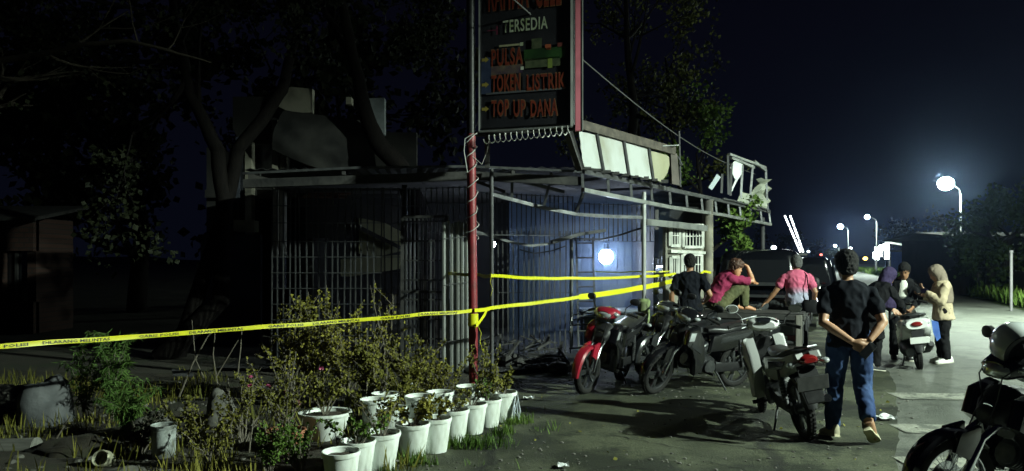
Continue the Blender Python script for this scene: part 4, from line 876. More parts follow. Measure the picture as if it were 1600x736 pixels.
def stand(h=1.70, **k):
    s = h/1.70
    J = dict(pelvis=(0,0,.92), neck=(0,-.01,1.42), head=(0,.02,1.585), look=(0,1,-.05), shL=(-.185,0,1.375), shR=(.185,0,1.375), elL=(-.235,-.03,1.09), elR=(.235,-.03,1.09), wrL=(-.225,.06,.84), wrR=(.225,.06,.84),
        hipL=(-.09,0,.90), hipR=(.09,0,.90), knL=(-.10,.02,.49), knR=(.10,.02,.49), anL=(-.11,-.02,.085), anR=(.11,-.02,.085), toL=(-.13,.16,.022), toR=(.13,.16,.022), hnL=(1,0,0), hnR=(-1,0,0))
    J = {a: V(b)*s if not a.startswith(('look','hn','hd')) else V(b) for a, b in J.items()}
    for a, b in k.items(): J[a] = V(b) if isinstance(b, tuple) else b
    return J
# left = -x, right = +x, forward = +y in every pose
rz1 = -.22
J1 = stand(1.72, pelvis=(.0,0,.945), hipL=(-.095,0,.92), hipR=(.095,0,.92), neck=(-.01,.03,1.43), head=(-.015,.055,1.595), look=(-.1,1,-.12), shL=(-.205,.02,1.375), shR=(.20,.02,1.37),
    elL=(-.245,-.10,1.09), elR=(.255,-.11,1.10), wrL=(-.02,-.21,.93), wrR=(.12,-.20,.94), hdL=(.85,-.05,-.45), hnL=(.3,1,.2), hdR=(-.7,-.05,-.55), hnR=(.2,1,.1),
    knL=(-.115,.06,.50), anL=(-.14,.04,.085), toL=(-.20,.20,.022), knR=(.12,.03,.50), anR=(.10,-.26,.25), toR=(.20,-.12,.035), heelR=(.085,-.29,.165), fuR=(.0,-.75,.6))
J1['solem'] = mat('pale rubber sole', (.50,.46,.30), .7, 0, (.36,.33,.22), 10, .2)
person('man in dark tee and blue jeans with hands behind his back walking away', (3.08,6.72,0), rz1, J1, c_navy, c_jean, m_shoe_y, .62, -.16, .004, m_skin2, vox=.0075, curls=(.7,.8), group=None, hs=1.12)
X1 = M.Translation((3.08,6.72,0))@M.Rotation(rz1, 4, 'Z')
mb = MB(); Xh = X1@M.Translation((.10,-.245,.86))@M.Rotation(.7, 4, 'Y'); mb.box((0,0,0), (.075,.012,.15), Xh, .004); mb.thing('mobile_phone', glassd, 'black phone held behind the back of the man in jeans', 'phone')
# woman bending towards the scooter
JA = stand(1.58, pelvis=(0,-.05,.86), bow=(0,-.05,.03), neck=(.02,.26,1.27), head=(.02,.36,1.40), look=(.05,.8,-.6), shL=(-.17,.22,1.24), shR=(.18,.22,1.23), elL=(-.20,.40,1.03), elR=(.22,.36,.98), wrL=(-.10,.58,.90), wrR=(.12,.56,.88))
person('woman all in black with a dark purple head scarf bending over the white scooter', (5.36,11.0,0), -1.15, JA, c_blk, c_blk, m_shoe_b, 1.5, -.2, .03, m_skin2, 'scarf', c_pur, long_hem=-.36)
# person behind the scooter, turned to the camera
JB = stand(1.62, pelvis=(0,-.05,.88), bow=(0,-.04,0), neck=(0,.12,1.33), head=(-.01,.20,1.475), look=(.25,.85,-.45), shL=(-.18,.08,1.29), shR=(.18,.08,1.29), elL=(-.23,.16,1.02), elR=(.24,.18,1.02), wrL=(-.10,.36,.90), wrR=(.05,.42,.87))
tB, _ = person('person in open dark jacket over a white shirt facing the camera behind the white scooter', (6.42,12.15,0), 2.85, JB, c_blk, c_blk, m_shoe_b, 1.5, -.08, .01, m_skin, 'short')
mb = MB(); mb.loft([[V((x*wd, y, z)) for x, y in ((-1,dy-.02),(-.6,dy+.012),(0,dy+.02),(.6,dy+.012),(1,dy-.02),(0,dy-.05))] for z, wd, dy in ((.86,.075,.115),(1.0,.08,.135),(1.15,.085,.175),(1.28,.07,.205),(1.33,.04,.20))]); mb.build('white_shirt', c_white, tB)
# woman in beige looking at a phone
JC = stand(1.57, neck=(0,.02,1.30), head=(0,.10,1.435), look=(.05,.85,-.5), shL=(-.17,.02,1.26), shR=(.17,.02,1.26), elL=(-.20,.08,1.00), elR=(.21,.06,1.00), wrL=(-.06,.27,1.15), wrR=(.10,.28,1.08), hdL=(.15,.5,.7), hdR=(-.3,.8,.3), hnL=(.2,-.6,.4), hnR=(0,-.2,1))
person('woman in beige jacket, grey brown head scarf and white shoes looking at her phone', (6.88,11.75,0), 1.35, JC, c_tan, c_blk, m_shoe_w, 1.5, -.30, .02, m_skin2, 'scarf', c_scarf)
XC = M.Translation((6.88,11.75,0))@M.Rotation(1.35, 4, 'Z'); mb = MB(); mb.box((0,0,0), (.075,.010,.15), XC@M.Translation((-.03,.36,1.22))@M.Rotation(-.9, 4, 'X'), .004); mb.thing('mobile_phone', glassd, 'dark phone held up by the woman in beige', 'phone')
# man standing by the shop door
JD = stand(1.74, elL=(-.27,-.03,1.11), wrL=(-.27,.02,.87), elR=(.30,-.08,1.13), wrR=(.23,.10,1.02), hdR=(-.8,.3,-.3), neck=(0,.02,1.445), head=(.0,.05,1.61), look=(-.2,1,-.15))
person('man in black tee standing with his back turned at the shop door', (2.74,11.35,0), -.25, JD, c_navy, c_blk, m_shoe_b, .66, -.12, .006, m_skin, vox=.011)
# young person crouched on the corner of the truck bed
bz = .85
JE = dict(pelvis=(-.02,-.06,.15), bow=(0,-.08,.03), neck=(.02,.20,.56), head=(.13,.25,.675), look=(.80,.45,-.12), up=V((-.25,.1,1)), shL=(-.16,.17,.53), shR=(.18,.15,.54), hipL=(-.10,0,.11), hipR=(.10,0,.11), knL=(-.10,.36,.44), knR=(.12,.40,.46), anL=(-.08,.36,.075), anR=(.12,.40,.075), toL=(-.08,.56,.02), toR=(.16,.60,.02),
    elL=(-.08,.44,.50), elR=(.20,.50,.47), wrL=(.14,.50,.46), wrR=(.17,.42,.715), hdL=(1,.1,0), hdR=(-.25,-.85,.45), hnL=(0,0,-1), hnR=(0,0,-1))
person('barefoot youth in magenta shirt crouched on the truck bed, arm over head', (3.22,11.55,bz), -1.35, JE, c_pink, c_olive, m_shoe_b, .8, -.02, .0, mat('warm skin', (.46,.22,.11), .5, 0, (.40,.18,.09), 12), 'curly', mat('brown hair', (.05,.022,.012), .5, 0, (.09,.035,.018), 50, .4), barefoot=True)
# man sitting on the right corner of the bed with his back to us
JF = dict(pelvis=(0,0,.10), bow=(0,-.05,0), neck=(-.01,.03,.60), head=(.0,.06,.745), look=(-.15,1,-.2), shL=(-.19,.02,.555), shR=(.19,.02,.55), hipL=(-.09,.02,.08), hipR=(.09,.02,.08), knL=(-.42,.20,.09), knR=(-.02,.44,.14), anL=(-.62,.02,.0), anR=(-.02,.56,-.28), toL=(-.74,.06,-.06), toR=(-.02,.74,-.33),
    elL=(-.32,.02,.31), elR=(.27,-.02,.30), wrL=(-.46,.06,.12), wrR=(.27,.12,.12), hdL=(-.8,.2,-.5), hnL=(0,0,-1), hnR=(-1,0,0))
tF, JF = person('grey haired man in pink and grey shirt sitting on truck bed, back turned', (4.55,11.75,bz), -.2, JF, dip('dip dyed cotton'), c_dgrey, m_shoe_b, .6, -.05, .006, m_skin, 'short', mat('grey hair', (.09,.09,.09), .7, 0, (.045,.045,.045), 50, .4, spec=.2))
mb = MB(); mb.tube([(.10,-.02,.615),(.13,-.10,.56),(.135,-.165,.42),(.145,-.175,.28),(.16,-.16,.16)], .014, 8, sx=.5); mb.build('bag_strap', c_blk, tF)
mb = MB(); mb.loft([sell((.17,-.12,z), a, b, 14, 3, 'z') for z, a, b in ((-.02,.09,.04),(.02,.11,.06),(.14,.11,.06),(.18,.09,.04))]); mb.build('bag', c_blk, tF)
# ================================================================ VEHICLES
m_car = mat('black car paint', (.004,.0045,.006), .10, 0, coat=.5, spec=.3); m_truck = mat('dark grey truck paint', (.03,.032,.036), .35, .2, (.05,.05,.052), 4, .1, coat=.4)
m_bedw = mat('worn truck bed', (.025,.025,.025), .75, .1, (.05,.048,.045), 6, .2)
def car_wheel(t, c, R, wd, rimm):
    X = M.Translation(V(c))@M.Rotation(PI/2, 4, 'X'); mb = MB(); mb.rev([(R*.62,-wd*.5),(R*.93,-wd*.5),(R,-wd*.36),(R,wd*.36),(R*.93,wd*.5),(R*.62,wd*.5)], 30, X, closed=True); w_ = mb.build('wheel', rubber, t)
    mb = MB(); mb.rev([(.03,-wd*.46),(R*.63,-wd*.46),(R*.64,wd*.46),(.03,wd*.46)], 30, X); rm = mb.build('rim', rimm, w_)
    for i in range(5): a = 2*PI*i/5; mb = MB(); mb.bar((.05*math.cos(a),.05*math.sin(a),0),(R*.6*math.cos(a),R*.6*math.sin(a),0),.05,wd*1.04,X,up=(0,1,0)); mb.build('spoke', alu, w_)
pk = root('pickup_truck', 'dark pickup truck with a low flat bed that two people sit on', 'pickup truck', (3.53,11.35,0), math.radians(66))
mb = MB(); mb.box((1.17,0,.79), (2.34,1.84,.10), bev=.015); mb.build('bed', m_bedw, pk)
for i in range(9):
    mb = MB(); mb.box((.12+i*.26,0,.846), (.235,1.80,.014)); mb.build('bed_plank', m_bedw, pk, smooth=0)
mb = MB(); mb.box((-.012,0,.57), (.03,1.80,.33), bev=.008); mb.build('tailgate', m_truck, pk)
for s in (-1, 1):
    mb = MB(); mb.box((1.17,s*.925,.68), (2.30,.03,.16), bev=.008); mb.build('side_board', m_truck, pk)
    for x in (.1,.8,1.5,2.2):
        mb = MB(); mb.box((x,s*.945,.70), (.05,.02,.22)); mb.build('side_strut', steel_d, pk, smooth=0)
    mb = MB(); mb.box((-.02,s*.72,.48), (.06,.26,.10), bev=.01); tl = mb.build('tail_light', redlens, pk); mb = MB(); mb.box((-.054,s*.64,.48), (.008,.07,.08)); mb.build('reverse_lens', lens, tl)
    mb = MB(); mb.box((.25,s*.72,.30), (.01,.30,.34)); mb.build('mud_flap', rubber, pk)
    mb = MB(); mb.box((2.35,s*.80,1.05), (.05,.05,.42)); mb.build('headboard_post', m_truck, pk)
    mb = MB(); mb.box((1.9,s*.35,.55), (3.9,.09,.14)); mb.build('chassis_rail', soot, pk)
    for x in (.75, 3.35): car_wheel(pk, (x,s*.74,.33), .33, .20, steel_d)
mb = MB(); mb.box((2.35,0,1.22), (.04,1.66,.06)); mb.box((2.35,0,1.0), (.04,1.66,.05)); mb.build('headboard_rail', m_truck, pk)
mb = MB(); mb.tube([(-.08,-.8,.42),(-.08,.8,.42)], .035, 10); mb.build('rear_bumper', steel_d, pk)
mb = MB(); mb.box((-.12,0,.50), (.008,.40,.12)); mb.build('number_plate', MATS['black number plate'], pk)
cab = []
for z, x0, x1, wd in ((.45,2.45,4.25,.80),(.75,2.42,4.32,.83),(1.08,2.44,4.25,.83),(1.12,2.45,4.2,.82),(1.45,2.50,3.95,.77),(1.74,2.58,3.72,.70),(1.83,2.70,3.6,.62),(1.86,2.9,3.4,.5)):
    cab.append([V(((x0+x1)/2+(x1-x0)/2*(abs(math.cos(2*PI*j/28))**.45)*(1 if math.cos(2*PI*j/28) > 0 else -1), wd*(abs(math.sin(2*PI*j/28))**.45)*(1 if math.sin(2*PI*j/28) > 0 else -1), z)) for j in range(28)])
mb = MB(); mb.loft(cab); cb = mb.build('cab', m_car, pk, smooth=35)
mb = MB(); mb.poly([(2.448,-.60,1.20),(2.448,.60,1.20),(2.545,.54,1.66),(2.545,-.54,1.66)], .02); mb.build('rear_window', glassd, cb, smooth=0)
for s in (-1, 1):
    mb = MB(); mb.poly([(2.75,s*.812,1.17),(4.0,s*.812,1.17),(3.75,s*.752,1.60),(2.8,s*.752,1.60)], .03); mb.build('side_window', glassd, cb, smooth=0)
    mb = MB(); mb.ball((3.95,s*.95,1.20), (.04,.09,.13)); mb.tube([(3.95,s*.82,1.15),(3.95,s*.95,1.18)], .015, 6); mb.build('wing_mirror', black, cb)
    mb = MB(); mb.box((3.1,s*.835,.98), (.14,.02,.03)); mb.build('door_handle', chrome, cb)
mb = MB(); mb.box((0,0,.42), (.10,.03,.84), bev=.006); mb.thing('wooden_plank', mat('weathered plank', (.13,.125,.11), .85, 0, (.07,.065,.055), 7, .3, stretch=(6,6,.6)), 'grey weathered plank standing upright against the right rear corner of the truck', 'plank').location = P(1250,575,11.0)*V((1,1,0))+V((-.05,-.08,0))

sv = root('parked_car', 'black car with red tail lights parked ahead of the pickup truck', 'car', (6.75,17.3,0), math.radians(67))
bd = []
for x, zb, zt_, wd in ((-.02,.42,.78,.74),(.04,.34,.98,.83),(.35,.30,1.06,.87),(1.2,.28,1.08,.88),(2.6,.28,1.07,.88),(3.5,.28,1.0,.87),(4.1,.30,.90,.83),(4.35,.38,.72,.72)):
    bd.append(sell((x,0,(zb+zt_)/2), wd, (zt_-zb)/2, 24, 4))
mb = MB(); mb.loft(bd); b_ = mb.build('body', m_car, sv, smooth=35)
gh = []
for z, x0, x1, wd in ((1.0,.06,3.3,.84),(1.10,.08,3.15,.82),(1.45,.22,2.6,.74),(1.66,.42,2.2,.67),(1.73,.7,1.9,.55)):
    gh.append([V(((x0+x1)/2+(x1-x0)/2*(abs(math.cos(2*PI*j/28))**.5)*(1 if math.cos(2*PI*j/28) > 0 else -1), wd*(abs(math.sin(2*PI*j/28))**.5)*(1 if math.sin(2*PI*j/28) > 0 else -1), z)) for j in range(28)])
mb = MB(); mb.loft(gh); ro = mb.build('roof', m_car, sv, smooth=35)
mb = MB(); mb.poly([(.075,-.62,1.12),(.075,.62,1.12),(.30,.53,1.55),(.30,-.53,1.55)], .03); mb.build('rear_window', glassd, ro, smooth=0)
m_tlit = mat('lit tail light', (.5,.02,.02), .2, emit=(1,.10,.05), es=5)
for s in (-1, 1):
    mb = MB(); mb.poly([(.5,s*.815,1.14),(2.9,s*.815,1.14),(2.45,s*.735,1.52),(.7,s*.735,1.52)], .03); mb.build('side_window', glassd, ro, smooth=0)
    mb = MB(); mb.box((.045,s*.70,.90), (.09,.22,.16), bev=.02); mb.build('tail_light', m_tlit, b_)
    for x in (.85, 3.5): car_wheel(sv, (x,s*.80,.32), .32, .2, alu)
    mb = MB(); mb.box((.9,s*.89,.93), (.16,.02,.03)); mb.build('door_handle', chrome, b_)
mb = MB(); mb.box((-.04,0,.46), (.10,1.5,.16), bev=.03); mb.build('rear_bumper', black, sv)
mb = MB(); mb.box((.005,0,.80), (.012,.42,.12)); mb.build('number_plate', MATS['black number plate'], sv)

lb = root('light_bar', 'pair of bright white segmented light tubes slanting above the parked car', 'light bar', P(1252,398,18.2))
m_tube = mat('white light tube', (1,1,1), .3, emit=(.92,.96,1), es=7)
for dx in (0, 8.5):
    a, b = P(1225.5+dx,337,18.2+dx*.01), P(1250+dx*.5,394,18.2+dx*.01)
    mb = MB(); mb.tube([a, b], .012, 6); mb.build('bar', steel_d, lb, True)
    for s0, s1 in ((0,.30),(.34,.62),(.66,.84),(.87,1)):
        mb = MB(); mb.tube([a.lerp(b, s0)+V((0,-.03,0)), a.lerp(b, s1)+V((0,-.03,0))], .020, 8); mb.build('tube', m_tube, lb, True)
mb = MB(); mb.box(P(1252,397.5,18.2), (.25,.12,.05)); mb.build('foot', steel_d, lb, True)

ls_ = root('reflection_strip', 'low slanting reflection built as short glowing segments between the truck and the man in jeans', 'reflection', P(1298,508,12.2))  # glowing segments stand in for the light bar's reflection in the car
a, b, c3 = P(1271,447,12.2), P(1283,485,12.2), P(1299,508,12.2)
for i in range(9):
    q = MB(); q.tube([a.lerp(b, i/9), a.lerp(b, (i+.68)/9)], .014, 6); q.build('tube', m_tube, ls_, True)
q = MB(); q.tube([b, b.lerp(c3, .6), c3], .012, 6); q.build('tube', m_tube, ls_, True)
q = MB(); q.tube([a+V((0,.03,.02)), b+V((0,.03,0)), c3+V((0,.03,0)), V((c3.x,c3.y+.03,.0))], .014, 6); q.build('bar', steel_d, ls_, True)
# ================================================================ LOOSE THINGS
# white helmet hung on the near motorbike
hX = M.Translation(P(1590,540,4.62))@V((0,0,-1)).rotation_difference(V((-.12,-.93,-.36))).to_matrix().to_4x4()@M.Scale(1.18, 4)
hl_ = root('helmet', 'white helmet hanging on the handlebar of the motorbike at lower right', 'helmet', P(1590,540,4.62))
m_hel = mat('white helmet shell', (.62,.66,.65), .2, 0, coat=.8)
mb = MB(); prof = [(.006,.125),(.06,.115),(.10,.085),(.125,.03),(.130,-.03),(.126,-.085),(.118,-.115),(.100,-.112),(.106,-.03),(.10,.03),(.08,.07),(.04,.095),(.005,.10)]
mb.rev(prof, 36, hX); mb.build('shell', m_hel, hl_, True)
mb = MB(); mb.rev([(.099,-.108),(.1055,-.03),(.099,.03),(.079,.068),(.04,.093),(.004,.098),(.004,.075),(.03,.07),(.06,.05),(.076,.01),(.080,-.05),(.082,-.10)], 28, hX); mb.build('lining', c_blk, hl_, True)
mb = MB(); n = 14; ax = max([k*.1 for k in range(63)], key=lambda k: (hX.to_3x3() @ V((math.cos(k), math.sin(k), 0))).dot(V((.55,0,-.83))))                                  # chin bar sweeping across the opening
mb.tube([hX@V((.118*math.cos(a), .118*math.sin(a), -.115-.055*math.sin((a-ax+1.15)/2.3*PI))) for a in [ax-1.15+2.3*i/n for i in range(n+1)]], [.020+.008*math.sin(PI*i/n) for i in range(n+1)], 10); mb.build('chin_bar', m_hel, hl_, True)
mb = MB(); mb.rev([(.1195,-.118),(.1195,-.111),(.099,-.110),(.099,-.117)], 36, hX, closed=True); mb.build('edge_trim', black, hl_, True)
mb = MB(); mb.tube([hX@V(p) for p in ((-.08,.05,-.10),(-.07,.02,-.16),(-.06,-.03,-.18),(-.07,-.07,-.14))], .008, 6, sx=.4); mb.build('strap', c_blk, hl_, True)
# police tapes
m_tape = mat('yellow barrier tape', (.62,.60,.012), .38, 0, (.55,.54,.01), 6, .05); m_tprint = mat('black tape print', (.010,.010,.008), .5)
def tape(pts, width, label, text=True, sag=.0, seed=0, twist=.5, th=.0012):
    fine = []
    for i in range(len(pts)-1):
        n = 26
        for j in range(n): t = j/n; fine.append(V(pts[i]).lerp(V(pts[i+1]), t)-V((0,0,sag*math.sin(PI*t))))
    fine.append(V(pts[-1])); L = [0]
    for i in range(1, len(fine)): L.append(L[-1]+(fine[i]-fine[i-1]).length)
    def at(s):
        s = max(0, min(L[-1]-1e-4, s)); i = max(k for k in range(len(L)-1) if L[k] <= s); t = (s-L[i])/(L[i+1]-L[i])
        p = fine[i].lerp(fine[i+1], t); d = (fine[i+1]-fine[i]).normalized(); a = .35*NZ.noise((s*.9, seed, 1))*twist*2+.25*NZ.noise((s*2.7, seed, 4))*twist
        side = d.cross(V((0,0,1))).normalized(); up = side.cross(d).normalized()
        return p+V((0,0,.010*NZ.noise((s*2.2, seed, 7)))), up*math.cos(a)+side*math.sin(a), (side*math.cos(a)-up*math.sin(a))
    mb = MB(); rings = []; n = int(L[-1]/.05)
    for i in range(n+1):
        s = L[-1]*i/n; p, u, nn = at(s); w_ = width*(1+.12*NZ.noise((s*3, seed, 9)))
        rings.append([p+u*w_/2-nn*th, p-u*w_/2-nn*th, p-u*w_/2+nn*th, p+nn*(th+.002*math.sin(s*9)), p+u*w_/2+nn*th])
    mb.loft(rings); t = mb.thing('police_tape', m_tape, label, 'barrier tape', group='yellow police tapes', smooth=60)
    if text:
        s = .12; words = ('GARIS POLISI', 'DILARANG MELINTAS'); k = 0; V_, F_ = [], []
        while s < L[-1]-.4:
            c = bpy.data.curves.new('t', 'FONT'); c.body = words[k % 2]; c.size = 1; c.offset = .02; c.resolution_u = 1; o = bpy.data.objects.new('t', c); COL.objects.link(o); bpy.context.view_layer.update()
            me = bpy.data.meshes.new_from_object(o.evaluated_get(bpy.context.evaluated_depsgraph_get())); bpy.data.objects.remove(o)
            x1 = max(v.co.x for v in me.vertices); b = len(V_); wl = (.36, .52)[k % 2]
            for v in me.vertices:
                p, u, nn = at(s+v.co.x/x1*wl); sg = 1 if nn.y < 0 else -1
                V_.append(p+u*((v.co.y-.36)*width*.85)+nn*sg*(th+.0032))
            F_ += [tuple(b+i for i in pl.vertices) for pl in me.polygons]; bpy.data.meshes.remove(me); s += wl+(.10 if k % 2 == 0 else .24); k += 1
        q = MB(); q.v = V_; q.f = F_; q.build('lettering', m_tprint, t, True, smooth=0)
    return t
pt = V((-.475,8.76,0)); pz = EYE-(485-HZ)/F*8.78
tape([P(-70,545,5.55), P(330,517,7.1), pt+V((0,0,pz))], .040, 'long yellow tape with black lettering from the red pole to the left edge', True, .006, 1, .45)
tape([pt+V((.03,-.02,pz+.003)), P(768,481,9.1), P(905,464,9.9)], .044, 'yellow tape between the red pole and the mirror of the red motorbike', False, .008, 2, .7)
tape([P(905,464,9.95), P(1003,449,10.95), P(1056,438,12.2)], .075, 'wide yellow tape from the white post to the shop door', False, .01, 3, .7)
tape([P(700,427,10.4), P(748,429,9.6), P(768,431,9.15), P(890,435,10.2), P(1000,432,11.0), P(1056,428,12.3)], .04, 'upper yellow tape strung behind the red pole across the shop front', False, .01, 4, .6)
tape([P(930,424,13.0), P(1004,424,11.1), P(1050,423,12.6)], .02, 'thin yellow tape high behind the white post', False, .015, 5, .6)
def ribbon(pts, label):
    mb = MB(); mb.tube(pts, .022, 6, sx=.12); return mb.thing('tape_end', m_tape, label, 'barrier tape', group='loose ends of yellow tape')
ribbon([P(762,481,9.0),P(757,492,8.95),P(750,502,8.86),P(745,508,8.78),P(741,512,8.75)], 'loose yellow tape end tied from the red pole to the slim post')
ribbon([P(745,505,8.74),P(752,520,8.73),P(750,535,8.72),P(755,548,8.74)], 'yellow tape end dangling below the knot on the red pole')
ribbon([P(768,428,9.12),P(766,441,9.1),P(770,452,9.09),P(767,462,9.1)], 'yellow tape end hanging on the slim dark post')
ribbon([P(1092,430,13.0),P(1100,424,13.1),P(1111,426,13.2)], 'short yellow tape end knotted round the pale door column')
mb = MB(); q = V((-.466,8.82,0)); mb.rev([(.060,-.075),(.064,-.05),(.0615,-.02),(.065,.01),(.061,.04),(.063,.07),(.058,.075)], 16, M.Translation(q+V((0,0,EYE-(500-HZ)/F*8.8)))); mb.thing('tape_knot', m_tape, 'yellow tape wrapped round the red pole', 'barrier tape')
# things in the shop
mb = root('table', 'grey blue table inside the shop behind the red motorbike', 'table', (1.75,12.9,0))
q = MB(); q.box((0,0,.78), (1.1,.7,.045), bev=.008); q.build('table_top', mat('bluish table top', (.20,.23,.28), .3, 0, (.12,.14,.18), 4, .1), mb)
for x in (-.5,.5):
    for y in (-.3,.3): q = MB(); q.box((x,y,.38), (.05,.05,.76)); q.build('leg', steel_d, mb, smooth=0)
q = MB(); q.box((0,-.33,.45), (1.05,.02,.55)); q.build('front_board', mat('bluish table top', (.2,.2,.2)), mb, smooth=0)
lad = root('ladder', 'grey metal ladder leaning beside the barred shop gate', 'ladder', (1.15,12.5,0))
for x in (1.13,1.42): q = MB(); q.bar((x,12.45,0),(x-.02,12.75,2.05),.03,.05); q.build('rail', steel, lad, True, smooth=0)
for i in range(8): z = .2+i*.25; q = MB(); q.tube([(1.13-.002*i,12.45+z*.146,z),(1.42-.002*i,12.45+z*.146,z)], .014, 6); q.build('rung', steel, lad, True)
sh = root('display_shelf', 'lit glass display shelf of small white goods beside the shop door', 'shelf', (2.75,13.1,0))
def sx_(px, py, d=0): return P(px, py, 12.75+d)
for x in (1022,1050):
    q = MB(); q.bar(sx_(x,400), sx_(x,520), .03, .03); q.build('upright', steel, sh, True, smooth=0)
for y in (412,426,442,458,480): q = MB(); q.bar(sx_(1021,y,.12), sx_(1051,y,.12), .25, .012, up=(0,0,1)); q.build('shelf_board', mat('white shelf board', (.7,.72,.75), .5), sh, True, smooth=0)
q = MB(); q.tube([sx_(1026,417,.0), sx_(1047,416,.0)], .018, 8); q.build('fill_tube', mat('added fill glow', (1,1,1), .3, emit=(.72,.86,1), es=9), sh, True)  # glowing tubes added to make the shelf goods look blown out
q = MB(); q.tube([sx_(1027,444.5,.0), sx_(1045,444,.0)], .014, 8); q.build('fill_tube', MATS['added fill glow'], sh, True)
k = 0
for y in (412,426,442,458):
    for i in range(5):
        q = MB(); h = .05+.07*rnd.random(); x = 1024+i*5.6; p = sx_(x, y, .10)+V((0,-.05,h/2+.008)); q.box(p, (.045,.05,h), None, .006); q.thing('carton', mat('goods %d' % (k % 4), ((.7,.72,.74),(.6,.62,.66),(.35,.42,.5),(.75,.7,.55))[k % 4], .6), '', 'carton', group='small goods on the lit shelf')['label'] = 'carton %s on the %s board of the lit display shelf' % (('at the left end','second from left','in the middle','second from right','at the right end')[i], {412:'top',426:'second',442:'third',458:'lowest'}[y]); k += 1
# burnt debris in the shop entrance
def debris(label, c, kind):
    q = MB(); c = V(c)
    for i in range(14):
        a = rnd.uniform(0, PI); l = rnd.uniform(.2,.6); p = c+V((rnd.uniform(-.4,.4), rnd.uniform(-.25,.25), rnd.uniform(.05,.4))); d = V((math.cos(a), math.sin(a)*.6, rnd.uniform(-.4,.5)))*l; q.bar(p-d*.5, p+d*.5, rnd.uniform(.015,.05), rnd.uniform(.01,.03))
    for i in range(10): q.ball(c+V((rnd.uniform(-.45,.45), rnd.uniform(-.3,.3), .06)), (rnd.uniform(.06,.2), rnd.uniform(.06,.16), rnd.uniform(.04,.12)), n=7, m=5)
    for v in q.v: v.z = max(.005, v.z)
    return q.thing('burnt_debris', soot, label, 'debris', group='charred debris in the shop entrance', smooth=20)
debris('charred sticks and lumps heaped behind the slim dark post', (.35,11.2,.06), 0); debris('charred heap in front of the barred gate left of the red motorbike', (.75,10.9,.03), 1); debris('charred pile just inside the folding slats', (-.1,11.5,.06), 2)
wf = root('wire_rack', 'bent chrome wire rack lying by the ladder behind the red motorbike', 'rack', (.95,11.0,.0))
for a, b in (((893,494),(925,483)),((896,500),(950,490)),((905,487),(948,494)),((893,508),(940,506)),((925,483),(950,490)),((893,494),(890,520))): q = MB(); q.tube([P(*a,10.9), P(*b,10.7)], .010, 6); q.build('wire', chrome, wf, True)
# litter on the ground
def litter(label, p, s, m, sd):
    q = MB(); n = 7
    for j in range(n+1):
        for i in range(n+1): u, v = i/n-.5, j/n-.5; q.v.append(V((p[0]+u*s, p[1]+v*s, .02+s*.35*abs(NZ.noise((u*3+sd, v*3, sd)))+.01)))
    for j in range(n):
        for i in range(n): a = j*(n+1)+i; q.f.append((a, a+1, a+n+2, a+n+1))
    q.thing('litter', m, label, 'litter', smooth=15)
m_lit = mat('white plastic litter', (.66,.68,.68), .4)
litter('crumpled white plastic scrap on the asphalt between the man and the road', G(1384,657), .16, m_lit, 1); litter('small pale scrap on the asphalt at the bottom', G(880,733), .09, m_lit, 2)
litter('white plastic scrap lying to the right of the pots', G(826,626), .13, m_lit, 3)
q = MB()
for i in range(7):
    c = V((.0+rnd.uniform(-.05,.05), 7.62+rnd.uniform(-.05,.05), 0)); q.tube([P(806+rnd.uniform(-4,4),622+rnd.uniform(-6,6),7.45), P(806+rnd.uniform(-6,8),640+rnd.uniform(-6,6),7.42), P(804+rnd.uniform(-8,8),656+rnd.uniform(-3,3),7.42)], [.012,.022,.008], 6, sx=.3)
q.thing('plastic_bag', mat('torn plastic', (.55,.60,.66), .3), 'torn white plastic strips tangled beside the last pot by the asphalt', 'plastic bag')
mb = MB(); mb.loft([[P(1455+dx,500,11.35), P(1466+dx,503,11.4), P(1470+dx,528,11.45), P(1464+dx,533,11.4), P(1458+dx,520,11.35)] for dx in (0,)]+[[p+V((.05,.10,0)) for p in (P(1457,502,11.35), P(1466,505,11.4), P(1468,526,11.45), P(1464,531,11.4), P(1459,520,11.35))]]); mb.thing('plastic_bag', mat('blue plastic', (.03,.07,.24), .4, 0, (.05,.11,.33), 9, .3), 'blue plastic bag hanging at the right side of the white scooter', 'bag', smooth=20)
# ================================================================ BURNT HOUSE BEHIND
hs = root('burnt_house', 'burnt two storey house with broken pale walls behind the barred shop', 'house', (-4.3,15.2,0))
HY = 15.0
def hp(px, py, d=0): return P(px, py, HY)+V((0,d,0))
def hpoly(name, pix, m, d=0, th=.12, par=None):
    q = MB(); q.poly([hp(*p, d) for p in pix], th); return q.build(name, m, par or hs, True, smooth=0)
m_dwall = mat('smoky dark wall', (.02,.02,.021), .95, 0, (.06,.058,.052), 1.1, .3); m_pale = mat('scorched pale plaster', (.50,.48,.38), .9, 0, (.12,.115,.095), 1.8, .25, lo=.4, hi=.7)
m_brick = mat('fired brick', (.17,.075,.045), .9, 0, (.10,.055,.04), 6, .3); m_bl = mat('bluish plaster', (.10,.11,.16), .9, 0, (.05,.055,.07), 1.2, .2)
q = MB(); q.box((-4.35,18.2,2.4), (4.0,.2,4.8)); q.box((-6.25,16.8,2.0), (.2,3.0,4.0)); q.build('rear_wall', m_dwall, hs, True, smooth=0)
q = MB(); q.box((-4.3,16.7,3.02), (4.0,3.2,.16)); q.build('floor_slab', m_dwall, hs, True, smooth=0)
hpoly('wall', [(362,150),(446,150),(446,215),(430,222),(375,225),(362,200)], m_dwall, .12)
hpoly('wall', [(335,368),(424,368),(424,540),(335,540)], m_bl, -.6, .14); hpoly('ledge', [(390,347),(421,348),(421,365),(390,364)], m_pale, -.75, .25)
hpoly('column', [(387,222),(397,222),(397,372),(387,372)], m_pale, -.05, .2); hpoly('column', [(371,215),(377,215),(377,372),(371,372)], m_bl, .0, .2)
